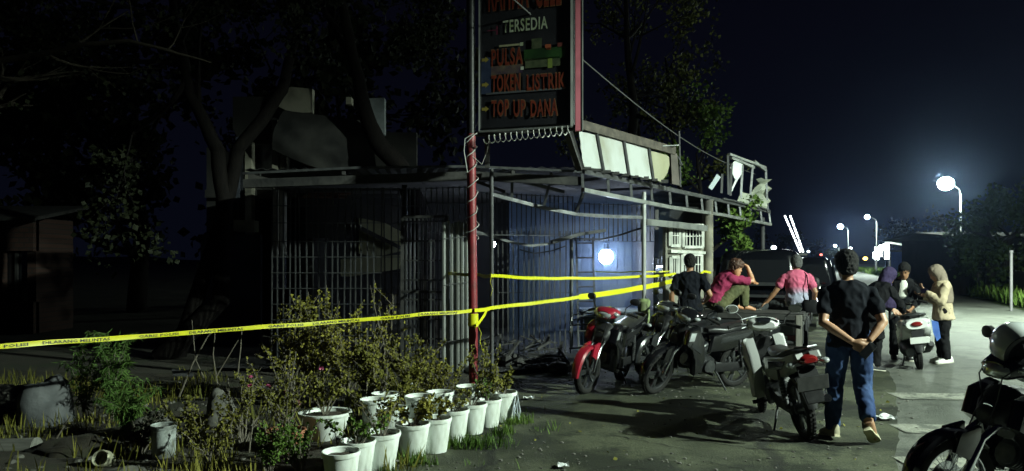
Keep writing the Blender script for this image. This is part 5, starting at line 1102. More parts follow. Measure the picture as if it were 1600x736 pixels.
hpoly('column', [(430,190),(438,190),(438,402),(430,402)], m_pale, -.1, .2); hpoly('column', [(440,196),(447,196),(447,402),(440,402)], m_pale, -.02, .16)
hpoly('parapet', [(446,146),(462,141),(494,144),(493,180),(470,181),(452,176),(440,170)], m_pale, -.2, .18)
hpoly('lintel', [(446,192),(466,193),(471,205),(475,224),(446,220)], m_pale, -.06, .16)
hpoly('opening', [(447,221),(476,225),(480,266),(447,266)], soot, .25, .05)  # dark sheet stands for the shade inside the doorway
q = MB(); n = 12
for j in range(n+1):
    for i in range(n+1):
        s, t = i/n, j/n; px = 452+s*140-t*12*(1-s); py = 178+s*22+t*(62+18*math.sin(s*3)); q.v.append(hp(px, py, -.35-.35*math.sin(t*2.4+s)+.06*NZ.noise((s*4, t*4, 2))))
for j in range(n):
    for i in range(n): a = j*(n+1)+i; q.f.append((a, a+1, a+n+2, a+n+1))
q.build('fallen_roof_sheet', mat('burnt zinc sheet', (.035,.035,.036), .7, .2, (.10,.098,.092), 2, .2), hs, True)
hpoly('column', [(577,157),(603,156),(603,212),(597,214),(589,196),(579,180)], mat('cold grey plaster', (.40,.45,.47), .9, 0, (.14,.155,.165), 2, .2), -.1, .2)
hpoly('column', [(544,155),(552,155),(552,166),(544,166)], m_pale, -.1, .2)
hpoly('wall_patch', [(512,220),(530,222),(531,230),(515,229)], m_pale, -.16, .1); hpoly('wall_patch', [(533,228),(548,250),(530,252),(526,238)], m_pale, -.13, .08); hpoly('wall_patch', [(570,250),(586,240),(588,247)], m_pale, -.3, .06)
hpoly('wall', [(478,222),(548,222),(548,372),(478,372)], m_dwall, .05, .12)
hpoly('wall', [(548,255),(625,270),(625,480),(548,480)], m_dwall, .3, .12)
hpoly('wall_patch', [(560,340),(600,348),(626,362),(626,392),(585,402),(560,396)], mat('olive plaster', (.36,.36,.20), .9, 0, (.20,.20,.12), 1.6, .2), .1, .1)
hpoly('wall_patch', [(532,405),(626,398),(626,420),(548,432),(532,432)], MATS['olive plaster'], .06, .1); hpoly('wall_patch', [(424,330),(446,330),(446,452),(424,452)], m_bl, .02, .1)
hpoly('collapsed_beam', [(562,352),(626,384),(626,390),(560,358)], soot, -.06, .1)
# the brick infill that shows where plaster fell, brick by brick
q = MB(); q.box((0,0,0), (.205,.09,.052), None, .006); bm_ = q.mesh('brick', m_brick, 0); iv = INV[hs.name]
for rrow in range(20):
    for cc in range(6):
        c = hp(484, 266)+V((cc*.222+(.11 if rrow % 2 else 0), -.10+.012*NZ.noise((rrow, cc, 4)), -.55+rrow*.066)); x = c.x/c.y*F+800; y = HZ-(c.z-EYE)/c.y*F
        if x > 546 or (y < 240 and x < 500+(232-y)*.3) or y < 216 or (y < 262 and x > 556-(y-216)*.1): continue
        if NZ.noise((rrow*.7, cc*.9, 8)) > .42: continue
        put('brick', bm_, hs, M.Translation(iv @ c)@M.Rotation(.02*NZ.noise((rrow, cc, 1)), 4, 'Y'))
# far left brick house
bh = root('brick_house', 'dim brick house with a dark window at the far left edge', 'house', (-10.6,16.5,0))
m_bw = bpy.data.materials.new('brick wall'); m_bw.use_nodes = True; nn_ = m_bw.node_tree.nodes; ll_ = m_bw.node_tree.links; bt = nn_.new('ShaderNodeTexBrick'); tcx = nn_.new('ShaderNodeTexCoord'); mpx = nn_.new('ShaderNodeMapping'); mpx.inputs['Rotation'].default_value = (PI/2,0,0)
ll_.new(tcx.outputs['Object'], mpx.inputs[0]); ll_.new(mpx.outputs[0], bt.inputs['Vector']); bt.inputs['Scale'].default_value = 2.2; bt.inputs['Color1'].default_value = (.040,.020,.016,1); bt.inputs['Color2'].default_value = (.055,.026,.019,1); bt.inputs['Mortar'].default_value = (.026,.021,.019,1); bt.inputs['Mortar Size'].default_value = .03
ll_.new(bt.outputs['Color'], nn_['Principled BSDF'].inputs['Base Color']); nn_['Principled BSDF'].inputs['Roughness'].default_value = .95; bb = nn_.new('ShaderNodeBump'); bb.inputs['Strength'].default_value = .6; bb.inputs['Distance'].default_value = .02; bb.invert = True; ll_.new(bt.outputs['Fac'], bb.inputs['Height']); ll_.new(bb.outputs[0], nn_['Principled BSDF'].inputs['Normal'])
for x0, x1, y0, y1 in ((-90,2,340,560),(2,52,472,560),(2,52,340,392)):
    a, b = P(x0,y1,16.5), P(x1,y0,16.5); q = MB(); q.box(((a.x+b.x)/2,16.6,(a.z+b.z)/2), (b.x-a.x,.2,b.z-a.z)); q.build('wall', m_bw, bh, True, smooth=0)
a, b = P(2,472,16.7), P(52,392,16.7); q = MB(); q.box(((a.x+b.x)/2,16.75,(a.z+b.z)/2), (b.x-a.x,.04,b.z-a.z)); q.build('window', glassd, bh, True, smooth=0)
q = MB()
for x in (a.x+.03, (a.x+b.x)/2, b.x-.03): q.box((x,16.68,(a.z+b.z)/2), (.06,.05,b.z-a.z))
q.build('window_frame', soot, bh, True, smooth=0)
a, b = P(-90,560,16.5), P(52,340,16.5); q = MB(); q.poly([(a.x-.3,16.1,b.z-.05),(b.x+.3,16.1,b.z-.05),(b.x+.3,18.2,b.z+.35),(a.x,18.2,b.z+.35)], .08); q.build('roof', soot, bh, True, smooth=0); q = MB(); q.box((b.x-.1,17.3,b.z/2), (.2,1.4,b.z)); q.build('side_wall', m_bw, bh, True, smooth=0)

# ================================================================ TREES
def leafmat(n, a, b, c=None): 
    m = mat(n, a, .65, 0, b, 1.3, 0, lo=.35, hi=.65, detail=8, spec=.12); return m
m_bark = mat('dark bark', (.007,.006,.006), .95, 0, (.014,.012,.011), 8, .6, spec=.1, stretch=(3,3,.7)); m_bark2 = mat('grey twig bark', (.16,.14,.11), .9, 0, (.09,.08,.06), 14, .3)
lf_dark = leafmat('dark leaves', (.006,.008,.004), (.016,.019,.008)); lf_tree = leafmat('dull tree leaves', (.03,.036,.010), (.085,.09,.024)); lf_road = leafmat('roadside leaves', (.012,.022,.006), (.032,.054,.013)); lf_olive = leafmat('olive leaves', (.075,.078,.014), (.19,.175,.035)); lf_green = leafmat('green leaves', (.045,.085,.014), (.10,.16,.03)); lf_dry = leafmat('yellowing leaves', (.12,.115,.02), (.29,.26,.05)); lf_fern = leafmat('feathery leaves', (.04,.085,.018), (.09,.15,.035))
def leaf(mb, p, d, s, R, w=.42):
    d = d.normalized(); u, v = frame_for(d); a = R.uniform(0, 2*PI); sd = u*math.cos(a)+v*math.sin(a); nn = d.cross(sd)
    b = len(mb.v); mb.v += [p, p+d*s*.5+sd*s*w+nn*s*.08, p+d*s, p+d*s*.5-sd*s*w+nn*s*.08]; mb.f += [(b, b+1, b+2), (b, b+2, b+3)]
def rv(R): 
    while True:
        p = V((R.uniform(-1,1), R.uniform(-1,1), R.uniform(-1,1)))
        if .01 < p.length < 1: return p
def grow(mb, lm, p, d, r, L, depth, R, ls, dens, up=.15, wob=.35, spread=.8, tip=None):
    n = 4; pts = [p]; rr = [r]
    for i in range(n):
        d = (d+rv(R)*wob*.5+V((0,0,up*.25))).normalized(); pts.append(pts[-1]+d*L/n); rr.append(r*(1-.5*(i+1)/n))
    mb.tube(pts, rr, 6 if r > .03 else 4)
    if depth == 0:
        for q in range(dens):
            c = pts[R.randint(1, n)]; leaf(lm, c+rv(R)*ls*2.2, (d*.4+rv(R)).normalized(), ls*R.uniform(.6,1.3), R)
        return
    for k in range(R.choice((2,3,3))):
        i = R.randint(2, n); nd = (d+rv(R)*spread).normalized(); grow(mb, lm, pts[i], nd, rr[i]*.72, L*R.uniform(.62,.82), depth-1, R, ls, dens, up, wob, spread)
    if depth <= 2:
        for q in range(dens//2): c = pts[R.randint(2, n)]; leaf(lm, c+rv(R)*ls*2.5, rv(R), ls*R.uniform(.6,1.2), R)
def tree(label, trunk, rad, limbs, depth, ls, dens, lmat, seed, L=1.3, name='tree', bark=None, up=.12, spread=.8, group='dark trees around the shop'):
    R = random.Random(seed); pts = [V(p) for p in trunk]; t = root(name, label, 'tree', pts[0], group=group)
    mb = MB(); lm = MB(); P_, R_ = path(pts, rad, 4); P_ = [p+V((NZ.noise((i*.4, seed, 0)), NZ.noise((i*.4, seed, 5)), 0))*.05 for i, p in enumerate(P_)]; mb.tube(P_, R_, 12)
    for f in limbs:
        i = min(len(P_)-1, int(f*(len(P_)-1))); d = (rv(R)*1.1+V((0,0,.5))).normalized(); grow(mb, lm, P_[i], d, R_[i]*.6, L*R.uniform(.8,1.2), depth, R, ls, dens, up, .4, spread)
    mb.build('trunk', bark or m_bark, t, True); lm.build('crown', lmat, t, True, smooth=0); return t
tree('large dark tree with a forking trunk left of the burnt house', [(-5.9,12.4,0), P(345,470,12.4), P(350,330,12.4), P(340,235,12.3), P(300,150,12.3), P(275,40,12.2), P(260,-80,12.2)], [.2,.15,.13,.12,.09,.07,.04], (.66,.72,.78,.82,.86,.9,.95,1), 3, .095, 44, lf_dark, 11, 1.7)
tree('dark limb and crown rising right of the forking trunk before the burnt house', [(-5.72,12.55,0), P(352,330,12.45), P(372,232,12.4), P(408,190,12.5), P(440,140,12.6), P(462,60,12.7), P(480,-60,12.8)], [.15,.12,.11,.11,.10,.07,.03], (.80,.85,.9,.95,1), 3, .095, 44, lf_dark, 12, 1.5)
tree('dark curved tree trunk rising behind the left awning roof', [(-1.6,14.2,0), P(655,330,14.2), P(625,262,14.2), P(590,222,14.1), P(568,170,14.0), P(560,120,14.0), P(540,40,14.0), P(525,-70,14.0)], [.22,.2,.18,.17,.14,.12,.10,.05], (.78,.84,.88,.93,.97,1), 3, .095, 44, lf_dark, 13, 1.7)
tree('tall loose leafy tree rising behind the black sign and the awning', [(3.3,20.0,0), P(985,300,20), P(990,180,20), P(980,60,20), P(975,-60,20)], [.2,.16,.12,.08,.04], (.35,.42,.5,.55,.6,.65,.7,.75,.8,.85,.9,.95,1), 3, .11, 16, lf_tree, 14, 1.35, up=.25)
tree('second slender tree behind the pale sign panels', [(4.75,20.5,0), P(1062,290,20.5), P(1050,200,20.5), P(1040,90,20.6)], [.10,.08,.06,.03], (.4,.55,.6,.7,.75,.85,.9,.95,1), 2, .11, 20, lf_tree, 15, 1.15, up=.35)
tree('bushy green tree behind the torn sign frame', [(5.2,18.6,0), P(1098,330,18.6), P(1092,270,18.6), P(1088,240,18.6)], [.08,.06,.045,.025], (.5,.65,.75,.85,1), 2, .10, 26, lf_green, 16, .75)
tree('leaning leafy small tree under the far end of the awning', [(4.45,15.4,0), P(1098,432,15.4), P(1112,392,15.4), P(1140,368,15.4), P(1165,355,15.4)], [.06,.05,.045,.035,.02], (.35,.45,.55,.65,.72,.8,.86,.92,1), 2, .08, 30, lf_green, 17, .36, up=.0)
tree('dark tree at the far left with a long bare branch', [(-9.3,10.5,0), P(-90,250,10.4), P(-60,130,10.3), P(0,94,10.0), P(70,84,9.8), P(125,70,9.6), P(200,64,9.5), P(262,78,9.5), P(330,98,9.6)], [.2,.16,.11,.045,.035,.03,.026,.02,.008], (.12,.2,.3,.5,.62,.8,.9), 2, .08, 9, lf_dark, 18, .8, bark=mat('dim twig bark', (.05,.043,.034), .95, 0, (.03,.026,.02), 14, .3, spec=.1))
tree('big dark green tree leaning over the roadside house on the right', [(20.3,31,0), (20.2,31,1.7), (20.4,30.8,2.1), (20.8,30.8,2.5), (21.0,30.8,2.8)], [.3,.25,.2,.14,.06], (.4,.5,.55,.6,.66,.72,.78,.84,.9,.95,1), 3, .17, 30, lf_road, 19, .88, up=-.05, spread=1.0, group='trees across the road')
tree('dark tree at the far right edge across the road', [(23.2,29.5,0), (23.1,29.5,1.8), (23.4,29.5,2.2), (23.6,29.5,2.8)], [.26,.22,.16,.06], (.45,.55,.62,.7,.76,.84,.9,1), 3, .17, 22, lf_dark, 20, 1.0, up=-.02, spread=1.0, group='trees across the road')
for i, (x, y, h) in enumerate(((-19,23,8),(-15.5,25,9),(-12,23.5,8.5),(-8.5,26,9.5),(-5.2,24,9),(-23,22,9))):
    tree(['dark background tree above the far left house','dark background tree right of the far left house','dark background tree in the gap left of the forked trunk','dark background tree just behind the forked trunk','dark background tree behind the burnt house','dark background tree cut by the left edge'][i], [(x,y,0),(x+.2,y,h*.3),(x-.2,y,h*.6),(x+.1,y,h*.85)], [.3,.24,.15,.06], (.2,.3,.4,.5,.6,.7,.8,.9,1), 2, .30, 46, lf_dark, 60+i, h*.27, group='dark trees in the background', up=.05, spread=1.0)
for i, (px, py, Y, h) in enumerate(((1236,404,150,6),(1180,404,140,7),(1275,403,210,6),(1300,402,240,5),(1385,402,150,8),(1425,402,120,7),(1462,404,75,5.5))):
    b = P(px,py,Y); tree(['distant dark tree left of the far road end','distant tree above the far end of the pickup','tiny tree on the skyline beside the parked car','tiny skyline tree at the road end','distant tree behind the bright white sign','dark tree behind the blue kiosk','dark tree between the kiosk and the roadside house'][i], [(b.x,b.y,0),(b.x,b.y,h*.35),(b.x+.3,b.y,h*.7)], [.25,.2,.1], (.5,.7,.85,1,1), 2, .5, 14, lf_dark, 30+i, h*.28, group='far trees along the road')

# ================================================================ ACROSS THE ROAD
m_dk = mat('dark timber wall', (.012,.011,.011), .9, 0, (.025,.023,.022), 2, .2, spec=.1); m_blue = mat('blue painted board', (.05,.10,.42), .5, 0, (.04,.08,.30), 2)
rh = root('roadside_house', 'low dark roadside house with a pale door under the right hand trees', 'house', (24,35,0))
q = MB(); q.box((25.6,36.4,1.35), (10,5,2.6)); q.build('wall', m_dk, rh, True, smooth=0)
q = MB(); q.poly([(20.0,33.2,2.7),(31,33.2,2.7),(31,36.5,3.0),(20.0,36.5,3.0)], .1); q.poly([(20.0,36.6,3.0),(31,36.6,3.0),(31,39.6,2.7),(20.0,39.6,2.7)], .1); q.build('roof', mat('dark thatch', (.006,.006,.005), .95, 0, (.012,.011,.010), 5, .3, spec=.05), rh, True, smooth=0)
for i in range(22): q = MB(); q.box((20.85+i*.45,33.86,1.4), (.40,.05,2.7)); q.build('wall_board', m_dk, rh, True, smooth=0)
a = P(1536,412,33.7); q = MB(); q.box((a.x,33.78,1.35), (.5,.06,2.0)); q.build('door', mat('pale door', (.20,.17,.16), .8), rh, True, smooth=0)
m_fence = mat('fence plank', (.06,.056,.05), .9, 0, (.10,.095,.085), 3, .2)
fn = root('plank_fence', 'dark plank fence along the right side of the road', 'fence', (18.5,27.5,0), group=None); q = MB(); q.box((0,0,.62), (.30,.035,1.24)); fm = q.mesh('fence_plank', m_fence, 0)
pf = V((17.9,24.6,0)); qf = V((23.2,36.0,0)); ivf = INV[fn.name]
for i in range(38): 
    p = pf.lerp(qf, i/37); put('fence_plank', fm, fn, M.Translation(ivf @ p)@M.Rotation(math.atan2(qf.y-pf.y, qf.x-pf.x)+.03*NZ.noise((i, 2, 2)), 4, 'Z')@M.Diagonal((1,1,1+.10*NZ.noise((i*1.3, 1, 1)),1)))
wp = P(1580,440,24.0); q = MB(); q.tube([(wp.x,wp.y,0),(wp.x,wp.y,1.9)], .045, 10); q.tube([(wp.x,wp.y,1.9),(wp.x,wp.y,1.98)], .06, 10); q.thing('marker_post', mat('white marker post', (.14,.135,.14), .6, 0, (.10,.095,.10), 3), 'slim white post standing before the dark fence at the right', 'post')
kb = root('kiosk', 'small blue kiosk with a pale front beside the far verge', 'kiosk', P(1432,425,72)*V((1,1,0)))
kx, ky = P(1432,425,72).x, 72
q = MB(); q.box((kx,ky+1.2,1.25), (2.6,2.2,2.5)); q.build('wall', m_blue, kb, True, smooth=0); q = MB(); q.box((kx,ky+.9,2.6), (3.2,3.2,.12)); q.build('roof', steel_d, kb, True, smooth=0)
q = MB(); q.box((kx-.35,ky+.06,1.0), (.7,.06,1.2)); q.build('counter_front', mat('pale kiosk front', (.40,.45,.50), .6), kb, True, smooth=0); q = MB(); q.box((kx+.8,ky+.05,1.2), (.5,.05,2.2)); q.build('door', mat('bright blue board', (.08,.16,.55), .5), kb, True, smooth=0)
def glow(px, py, Y, r, col, s, label, nm='wall_lamp'):
    c = P(px, py, Y); t = root(nm, label, 'lamp', c, group='small lights in the distance'); q = MB(); q.ball((0,0,0), (r,r,r*.8)); q.build('globe', mat('glow %s %d' % (nm, px), (1,1,1), .3, emit=col, es=s), t); q = MB(); q.tube([(0,.02,r),(0,.15,r*2.2),(0,.4,r*2.2)], r*.2, 6); q.build('bracket', soot, t)
glow(1451,388,60,.15,(.85,.95,1),9,'small white lamp on a bracket left of the big dark tree'); glow(1440,396,66,.13,(.7,.85,1),7,'bluish lamp above the blue kiosk'); glow(1449,371,58,.12,(.8,.9,1),6,'lamp at the end of a pale eave beside the dark tree')
glow(1329,388,130,.28,(.85,.95,1),9,'small white light beside the far lamp pole'); glow(1352,404,140,.42,(1,.55,.10),8,'orange light at the foot of the bright white sign'); glow(1338,404,140,.34,(.6,1,.6),6,'greenish light on the far verge'); glow(1283,398,190,.35,(1,.15,.12),5,'tiny red light above the parked car roof')
glow(1263,393,240,.5,(.7,.85,1),4,'faint bluish light on the skyline right of the light tubes'); glow(1209,387,24,.085,(.80,1,.95),10,'pale green white lamp just above the pickup cab roof')
ws = root('lit_signboard', 'glaring white lit signboard with a small roof in the distance', 'signboard', P(1378,408,92)*V((1,1,0)))
m_glare = mat('glaring sign light', (1,1,1), .3, emit=(.92,1,.94), es=7)
for x0, y0, x1, y1 in ((1367,386,1373,406),(1374,383,1378.5,395),(1380,381,1389,391),(1382.5,392.5,1389,405),(1364.5,394,1366.5,404),(1374.2,396.5,1377.5,401)):
    a, b = P(x0,y1,92), P(x1,y0,92); q = MB(); q.box(((a.x+b.x)/2,92,(a.z+b.z)/2), (b.x-a.x,.2,b.z-a.z)); q.build('lit_panel', m_glare, ws, True, smooth=0)
q = MB(); q.bar(P(1384,378,92), P(1424,385,92), .5, .18, up=(0,0,1)); q.build('roof_edge', mat('lit roof edge', (.7,.72,.7), .5), ws, True, smooth=0)
for px in (1368,1390,1418): q = MB(); q.bar(P(px,386,92.3), P(px,427,92.3), .15, .15); q.build('post', steel_d, ws, True, smooth=0)
ld = bpy.data.lights.new('sign_light', 'POINT'); ld.energy = 900; ld.color = (.92,1,.94); ld.shadow_soft_size = 1.0; lo = bpy.data.objects.new('sign_light', ld); COL.objects.link(lo); lo.parent = ws; lo.location = INV[ws.name] @ P(1376,396,90)
q = MB(); a = P(1454,370,58.5); q.bar(P(1453,367,58.5), P(1478,368,58.5), .35, .08, up=(0,0,1)); q.thing('eave', mat('pale eave', (.4,.42,.42), .5), 'pale strip of eave beside the dark tree across the road', 'eave')
# ================================================================ POTS AND PLANTS
m_pot = mat('white plastic pot', (.72,.76,.72), .45, 0, (.34,.36,.29), 9, .06, lo=.52, hi=.8, stretch=(1,1,.35)); m_terra = mat('terracotta', (.30,.12,.06), .8, 0, (.20,.09,.05), 8, .2)
def pot(loc, label, h=.29, rt=.142, rb=.098, m=None, name='flower_pot', tilt=0, group='white plant pots in a row'):
    t = root(name, label, 'plant pot', loc, tilt, group=group, lean=.03*NZ.noise((loc[0]*9, loc[1]*9, 0)))
    q = MB(); q.rev([(rb,0),(rb*1.03,.012),(rt*.93,h*.80),(rt*.95,h*.9),(rt*.90,h*.93),(rt*.86,h*.80),(rb*.95,.03)], 30); q.build('pot', m or m_pot, t)
    q = MB(); q.rev([(rt*.945,h*.88),(rt*1.0,h*.89),(rt*1.02,h*.94),(rt*1.01,h),(rt*.96,h*1.005),(rt*.90,h*.98),(rt*.90,h*.9)], 30, closed=True); q.build('rim', m or m_pot, t)
    q = MB(); q.loft([[V((rt*s*math.cos(2*PI*j/18), rt*s*math.sin(2*PI*j/18), h*z+.012*NZ.noise((j, s*4, loc[0])))) for j in range(18)] for s, z in ((.86,.80),(.84,.86),(.5,.88),(.12,.90))]); q.build('soil', soil, t)
    return t
def gz(px, py): p = G(px, py); return (p.x, p.y, .012)
POTS = [((785,659),'biggest white pot at the end of the row beside the asphalt',.30,.150),((763,667),'shaded white pot squeezed in left of the end pot',.27,.135),((738,678),'white pot directly at the foot of the red pole',.28,.142),((709,691),'white pot just nearer than the one at the red pole',.29,.142),((680,707),'white pot in the middle of the row',.29,.142),
        ((645,715),'white pot left of the middle one in the row',.28,.145),((596,737),'large white pot near the bottom edge with a dark stem before it',.30,.150),((559,748),'greyish white pot cut by the bottom edge',.28,.135),((533,768),'white pot at the near end of the row, mostly out of frame',.28,.135)]
pl = []
for (px, py), lb_, h, rt in POTS: p = gz(px, py); pot(p, lb_, h, rt); pl.append((p, h))
POTS2 = [((733,652),'white pot half hidden behind the foot of the red pole'),((688,664),'white pot in the rear row behind the middle pots'),((655,672),'rear white pot among yellow leaves'),((612,690),'rear white pot right of the wide bowl'),((585,676),'farthest rear white pot, right of the wide bowl'),((602,664),'rearmost white pot rim showing above the bowl')]
for (px, py), lb_ in POTS2: p = G(px, py); pot((p.x, p.y, bedz(p.x,p.y)), lb_, .27, .14); pl.append(((p.x,p.y,bedz(p.x,p.y)), .27))
p = G(508,692); bowl = (p.x, p.y, bedz(p.x,p.y)); pot(bowl, 'wide low white bowl planter under the tall shrub', .24, .235, .15, group=None)
p = G(446,712); terra = (p.x, p.y, bedz(p.x,p.y)); pot(terra, 'terracotta bowl pot left of the wide white bowl', .20, .17, .11, m_terra, group=None)
p = G(256,722); buck = (p.x, p.y, bedz(p.x,p.y)); pot(buck, 'stained white bucket standing alone in the dark left garden', .27, .10, .085, mat('stained bucket', (.34,.37,.36), .6, 0, (.10,.105,.095), 9, .2, lo=.42, hi=.6), name='bucket', group=None)
p = G(162,738); q = MB(); X = M.Translation((p.x,p.y,bedz(p.x,p.y)+.07))@M.Rotation(1.2, 4, 'X'); q.rev([(.005,-.06),(.06,-.06),(.066,-.05),(.066,.05),(.06,.06),(.052,.055),(.05,-.04),(.005,-.045)], 20, X); q.thing('tin_can', mat('pale tin', (.48,.48,.34), .5, .2, (.12,.11,.08), 12, .2), 'pale tin lying on its side at the bottom of the dark garden', 'tin')
def shrub(label, loc, h, spread, stems, leaves, ls, lm_, seed, droop=.0, name='shrub', bark=None, flowers=None, group='straggly shrubs round the pots', cat='shrub', bare=.25):
    leaves = int(leaves*2.05); ls *= .74; R = random.Random(seed); loc = V(loc); t = root(name, label, cat, loc, group=group); mb = MB(); lm = MB(); tips = []
    for s in range(stems):
        a = R.uniform(0, 2*PI); out = spread*R.uniform(.2,1.15)*.85; hh = h*R.uniform(.6,1.02); c = V((math.cos(a), math.sin(a), 0)); p = V((0,0,0))+c*.02; pts = []; n = 7
        kink = rv(R)*.06*h
        for i in range(n+1):
            u = i/n; pts.append(p+c*(out*u**1.35)+V((0,0,hh*(u-droop*u*u*u)))+kink*math.sin(u*5+s)+rv(R)*.012*h)
        r = .0055+.0045*h; mb.tube(pts, [r*(1-.75*i/n) for i in range(n+1)], 5)
        for k in range(R.randint(3,6)):
            i = R.randint(2, n-1); d = ((pts[i+1]-pts[i]).normalized()+rv(R)*.9+V((0,0,.1))).normalized(); L = h*R.uniform(.10,.28); tw = [pts[i], pts[i]+d*L*.5+rv(R)*.02, pts[i]+d*L+rv(R)*.03-V((0,0,droop*L*.6))]; mb.tube(tw, [r*.5,r*.38,r*.2], 4); tips.append(tw)
        tips.append(pts[3:6]); tips.append(pts[5:])
    for k in range(leaves):
        tw = R.choice(tips); i = R.randint(0, len(tw)-2); c = tw[i].lerp(tw[i+1], R.random()); 
        if c.z < h*bare*R.random()*1.6: continue
        leaf(lm, c+rv(R)*ls*.5, (rv(R)+V((0,0,.25-droop))).normalized(), ls*R.uniform(.55,1.25), R)
    mb.build('stem', bark or m_bark2, t); lm.build('foliage', lm_, t, smooth=0)
    if flowers:
        for k in range(flowers[1]):
            fm_ = MB(); tw = R.choice(tips); c = tw[-1]
            for j in range(6): leaf(fm_, c, (rv(R)+V((0,0,.4))).normalized(), .026, R, .6)
            fm_.build('flower', flowers[0], t, smooth=0)
    return t
m_fl = mat('pink petals', (.34,.06,.14), .6)
up = lambda p, h: (p[0], p[1], p[2]+h*.87)
def bush(loc): return (loc[0], loc[1], bedz(loc[0], loc[1])-.01)
shrub('low twiggy plant growing out of the wide white bowl', (bowl[0],bowl[1],bowl[2]+.2), .42, .30, 10, 260, .05, lf_olive, 1)
shrub('tall straggly shrub behind the bowl reaching over the tape', bush(G(490,634)), 1.30, .50, 14, 1000, .055, lf_dry, 2)
shrub('leafy shrub with two bare forked stems before the dark gate', bush(G(600,624)), 1.30, .30, 6, 260, .06, lf_dry, 3, bare=.9)
shrub('dense olive shrub between the bowl and the middle pots', bush(G(575,648)), .85, .46, 13, 800, .05, lf_olive, 4)
shrub('brownish shrub behind the middle pots', bush(G(640,652)), .62, .42, 12, 700, .045, lf_olive, 5)
shrub('dark leafy shrub left of the red pole', bush(G(690,642)), .62, .36, 11, 560, .042, lf_olive, 6)
shrub('pale twiggy plant between the pole and the slim post', (.5*(-.46-.25)+.05,8.75,.0), .72, .22, 7, 260, .045, lf_olive, 7)
shrub('small bushy plant growing in the biggest end pot', up(pl[0][0], .30), .30, .26, 9, 330, .042, lf_olive, 8, .15)
shrub('short plant in the shaded pot by the end pot', up(pl[1][0], .27), .25, .17, 6, 130, .04, lf_green, 9)
shrub('thin drooping plant in the pot at the red pole', up(pl[2][0], .28), .30, .20, 6, 130, .038, lf_olive, 10, .3)
shrub('low twigs in the pot just nearer than the pole', up(pl[3][0], .29), .20, .20, 6, 100, .036, lf_olive, 111, .3)
shrub('leafy sprig in the middle pot', up(pl[4][0], .29), .26, .22, 7, 200, .04, lf_dry, 112, .3)
shrub('dry bush over the pot left of the middle one', up(pl[5][0], .28), .34, .28, 9, 380, .042, lf_dry, 113, .3)
shrub('bare stems in the large near pot', up(pl[6][0], .30), .42, .30, 7, 160, .045, lf_olive, 114, .2)
shrub('thin plant in the greyish pot at the bottom edge', up(pl[7][0], .28), .30, .25, 6, 140, .045, lf_green, 115, .2)
shrub('fine twigs with pink flowers in the terracotta pot', (terra[0],terra[1],terra[2]+.16), .62, .34, 12, 380, .036, lf_olive, 116, flowers=(m_fl,5))
shrub('sparse bush with fine leaves left of the terracotta pot', bush(G(380,700)), .62, .40, 12, 520, .036, lf_olive, 117, flowers=(m_fl,3))
shrub('low green bush in front of the terracotta pot', bush(G(470,742)), .42, .34, 12, 560, .036, lf_green, 118)
shrub('leafy weed at the bottom left of the pots', bush(G(420,752)), .40, .35, 10, 460, .036, lf_green, 119)
shrub('dim shrub at the bottom middle left', bush(G(330,742)), .50, .38, 10, 420, .036, lf_olive, 120)
shrub('dim low bush beside the stained bucket', bush(G(215,715)), .45, .36, 9, 360, .04, lf_dark, 121)
shrub('dim leafy plant right of the stained bucket', bush(G(295,700)), .48, .34, 9, 340, .04, lf_olive, 122)
shrub('leafy shrub filling the gap left of the tall bowl shrub', bush(G(452,640)), 1.12, .36, 11, 520, .05, lf_dry, 123)
shrub('spreading shrub behind the dense olive one', bush(G(545,636)), 1.08, .50, 14, 760, .05, lf_dry, 124)
shrub('olive bush behind the yellow leaves right of the forked stems', bush(G(640,632)), .75, .42, 11, 520, .046, lf_olive, 125)
shrub('low brown bush between the forked stems and the red pole', bush(G(672,636)), .55, .40, 11, 480, .042, lf_dry, 126)
# feathery drooping plant
def feather(label, loc, h, seed, n=26, sp=.34):
    R = random.Random(seed); loc = V(loc); t = root('feathery_plant', label, 'plant', loc); mb = MB(); lm = MB()
    for s in range(n):
        a = R.uniform(0, 2*PI); c = V((math.cos(a), math.sin(a), 0)); hh = h*R.uniform(.45,1); out = sp*R.uniform(.3,1); pts = [c*(out*(u**1.6))+V((0,0,hh*(1.25*u-.42*u**3)))+rv(R)*.012 for u in [i/9 for i in range(10)]]
        mb.tube(pts, [.005*(1-.8*i/9) for i in range(10)], 4)
        for i in range(3, 10):
            for k in range(9):
                p = pts[i-1].lerp(pts[i], R.random()); leaf(lm, p, (rv(R)+V((0,0,-.5))).normalized(), R.uniform(.05,.11), R, .07)
    mb.build('stem', m_bark2, t); lm.build('foliage', lf_fern, t, smooth=0)
feather('tall feathery green plant crossing the tape in the dark left garden', bush(G(175,668)), 1.12, 41); feather('smaller feathery plant right behind the tall feathery one', bush(G(200,690)), .6, 42, 18, .3); feather('thin feathery sprouts under the tape left of the bare sticks', bush(G(130,664)), 1.0, 43, 9, .35)
